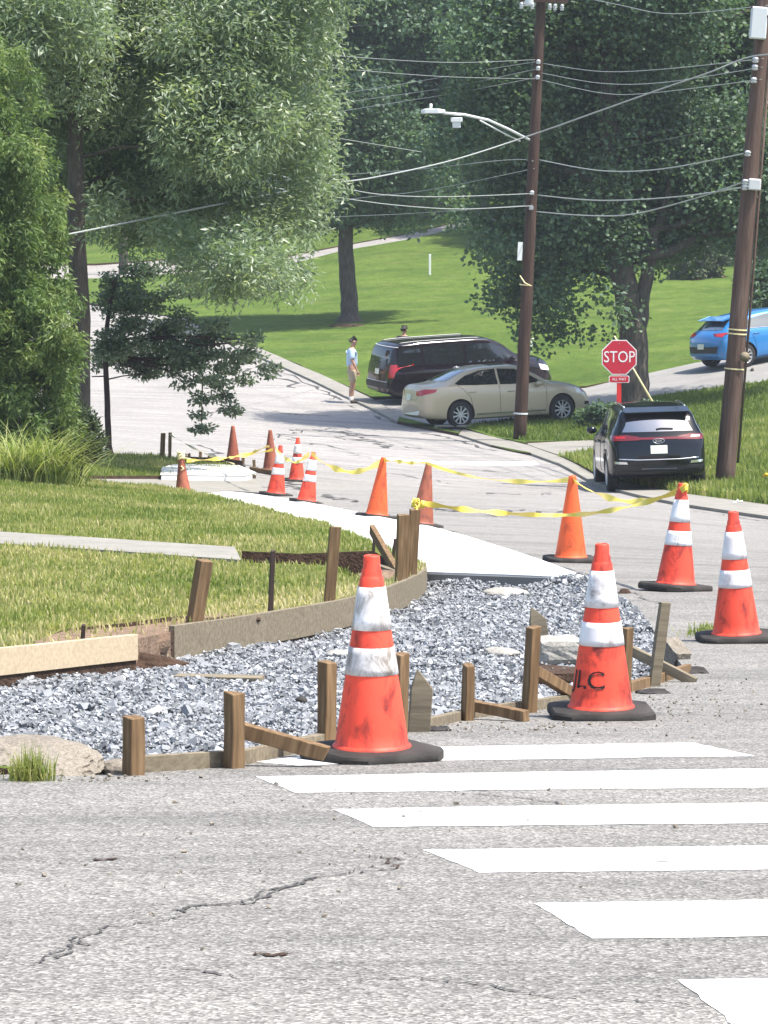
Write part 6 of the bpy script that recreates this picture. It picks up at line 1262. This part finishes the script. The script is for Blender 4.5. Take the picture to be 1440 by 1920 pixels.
for k, (px, py, q, lab) in enumerate(((1130, 766, .44, 'rounded ivy clump left of the maple trunk'), (1216, 764, .36, 'rounded ivy clump right of the maple trunk'))):
    b_ = P(px, py, 86.5); b_.z = Tz(b_.x, 86.5) + .05; R = empty('ivy_clump', b_); tag(R, lab, 'ivy')
    MB().tube([(0, 0, -.1), (.02, 0, .1), (.0, 0, .22)], .03, 6).build('stem', 'bark', R); rr = np.random.default_rng(k); cc = rr.normal(0, 1, (26, 3)) * np.array([q * .5, q * .4, .10]) + np.array([0, 0, .28]); leaves('foliage', cc, np.full(26, .19), 3600, .085, .07, 161 + k, 'leaf_dark', R, -.1, .6)
# flowering shrub and dark bush by the blue car
for (px, py, Y, blobs, lab, lf, nl) in ((1320, 525, 141, [(1300, 490, 34), (1340, 500, 30), (1280, 510, 24), (1350, 520, 16), (1320, 470, 22), (1325, 515, 20)], 'pale shrub with a few red blossoms at the back of the lawn', 'leaf_shrub', 5000),
                                       (1425, 590, 112, [(1420, 560, 30), (1440, 530, 40), (1400, 520, 24), (1460, 570, 50)], 'dark bush above the blue hatchback roof', 'leaf_dark', 6000)):
    b_ = P(px, py, Y); b_.z = Tz(b_.x, Y) + .05; tree('shrub', b_, [b_, b_ + Vector((0, 0, .4))], .06, PB(blobs, Y, .4, 3), lab, lf, nl, .16, .10, 171 + px, per=16, cr=.3, limbs=6, cat='shrub')
# the wood behind: three kinds of tree, each repeated
def wood_proto(seed, h, w, n):
    r = random.Random(seed); bl = []
    for k in range(26):
        z = h * (.16 + .8 * (k / 25)); rr = w * (.5 + .5 * math.sin(math.pi * min(1, (k / 25) * .85 + .15))); a = r.uniform(0, 6.28); q = rr * r.uniform(.2, .75); bl.append(((q * math.cos(a), q * math.sin(a), z), w * r.uniform(.28, .5)))
    return tree('wood_tree', (0, 0, 0), [(0, 0, 0), (.1, 0, h * .3), (0, .1, h * .6), (.1, 0, h * .85)], .28, bl, 'wood tree', 'leaf_wood', n, .23, .155, seed, per=26, cr=1.0, limbs=16, droop=.3, shell=.3)
protos = [wood_proto(201, 15, 4.6, 60000), wood_proto(202, 18, 5.2, 70000), wood_proto(203, 13, 4.2, 52000)]
WOOD = [(580, 178, 0, 'behind the oak crown beside the far road'), (690, 186, 1, 'just right of the oak crown, behind the lawn tree'), (800, 184, 2, 'left of the street light lamp'), (905, 178, 0, 'behind the street light arm'), (1010, 180, 1, 'behind the left utility pole'), (1120, 168, 2, 'behind the left side of the maple crown'), (1230, 162, 0, 'behind the middle of the maple crown'), (1340, 160, 1, 'behind the right side of the maple crown'), (1450, 158, 2, 'behind the right utility pole'),
        (480, 196, 1, 'behind the middle of the oak crown'), (360, 204, 0, 'behind the oak left of its middle'), (240, 206, 1, 'above the far road seen beside the oak trunk'), (120, 200, 0, 'behind the oak trunk'), (0, 198, 1, 'behind the conifer top'), (-130, 190, 0, 'beyond the left edge of the picture'), (-300, 178, 1, 'far beyond the left edge of the picture'), (-470, 168, 0, 'outermost on the left, out of the picture'), (1570, 150, 0, 'beyond the right edge of the picture'), (1690, 160, 1, 'beyond the right edge, further out'),
        (630, 222, 1, 'in the second row right of the oak'), (750, 224, 0, 'in the second row above the lawn tree'), (870, 220, 1, 'in the second row above the street light'), (990, 218, 0, 'in the second row above the left pole'), (1110, 214, 1, 'in the second row above the maple, left'), (1240, 208, 1, 'in the second row above the maple, middle'), (1370, 206, 0, 'in the second row above the maple, right'), (510, 232, 0, 'in the second row behind the oak, right'), (380, 236, 1, 'in the second row behind the oak, middle'), (250, 238, 0, 'in the second row behind the oak, left'), (110, 234, 1, 'in the second row behind the conifer'), (1490, 202, 1, 'in the second row at the right edge')]
def copy_tree(o, parent=None):
    c = o.copy(); COL.objects.link(c); c.parent = parent
    for ch in [q for q in scene.objects if q.parent == o]: copy_tree(ch, c)
    return c
used = set(); rw = random.Random(77)
for (px, Y, k, where) in WOOD:
    o = protos[k] if k not in used else copy_tree(protos[k]); used.add(k); x = P(px, 400, Y).x
    o.location = (x, Y, Tz(x, Y) - .2); o.rotation_euler = (0, 0, rw.uniform(0, 6.28)); s = rw.uniform(.9, 1.2) * (1.25 if Y > 200 else 1.0); o.scale = (s * rw.uniform(.95, 1.15), s * rw.uniform(.95, 1.15), s)
    tag(o, 'dark wood tree ' + where, 'tree', 'trees of the wood behind the lawn')
# slim trunk or post seen under the oak
b_ = P(231, 520, 160); b_.z = Tz(b_.x, 160); o = MB().tube([Vector((0, 0, -.3)), Vector((.02, 0, 1.0)), Vector((0.04, 0, 4.0))], [.22, .20, .17], 10).build('bare_trunk', 'bark', None, True); o.location = b_; tag(o, 'bare slim trunk beside the far road under the oak', 'trunk')

# ------------------------------------------------------------------ air
hm, hnt, hb_ = _mat('haze'); hnt.nodes.remove(hb_); pv = hnt.nodes.new('ShaderNodeVolumePrincipled'); pv.inputs['Color'].default_value = (.86, .93, 1.0, 1); pv.inputs['Density'].default_value = 0.0004; pv.inputs['Anisotropy'].default_value = 0.2
hnt.links.new(pv.outputs[0], hnt.nodes['Material Output'].inputs['Volume'])
o = MB().box((0, 170, 19), (260, 360, 50)).build('haze', 'haze'); tag(o, 'thin summer haze over the valley', 'haze', kind='stuff')
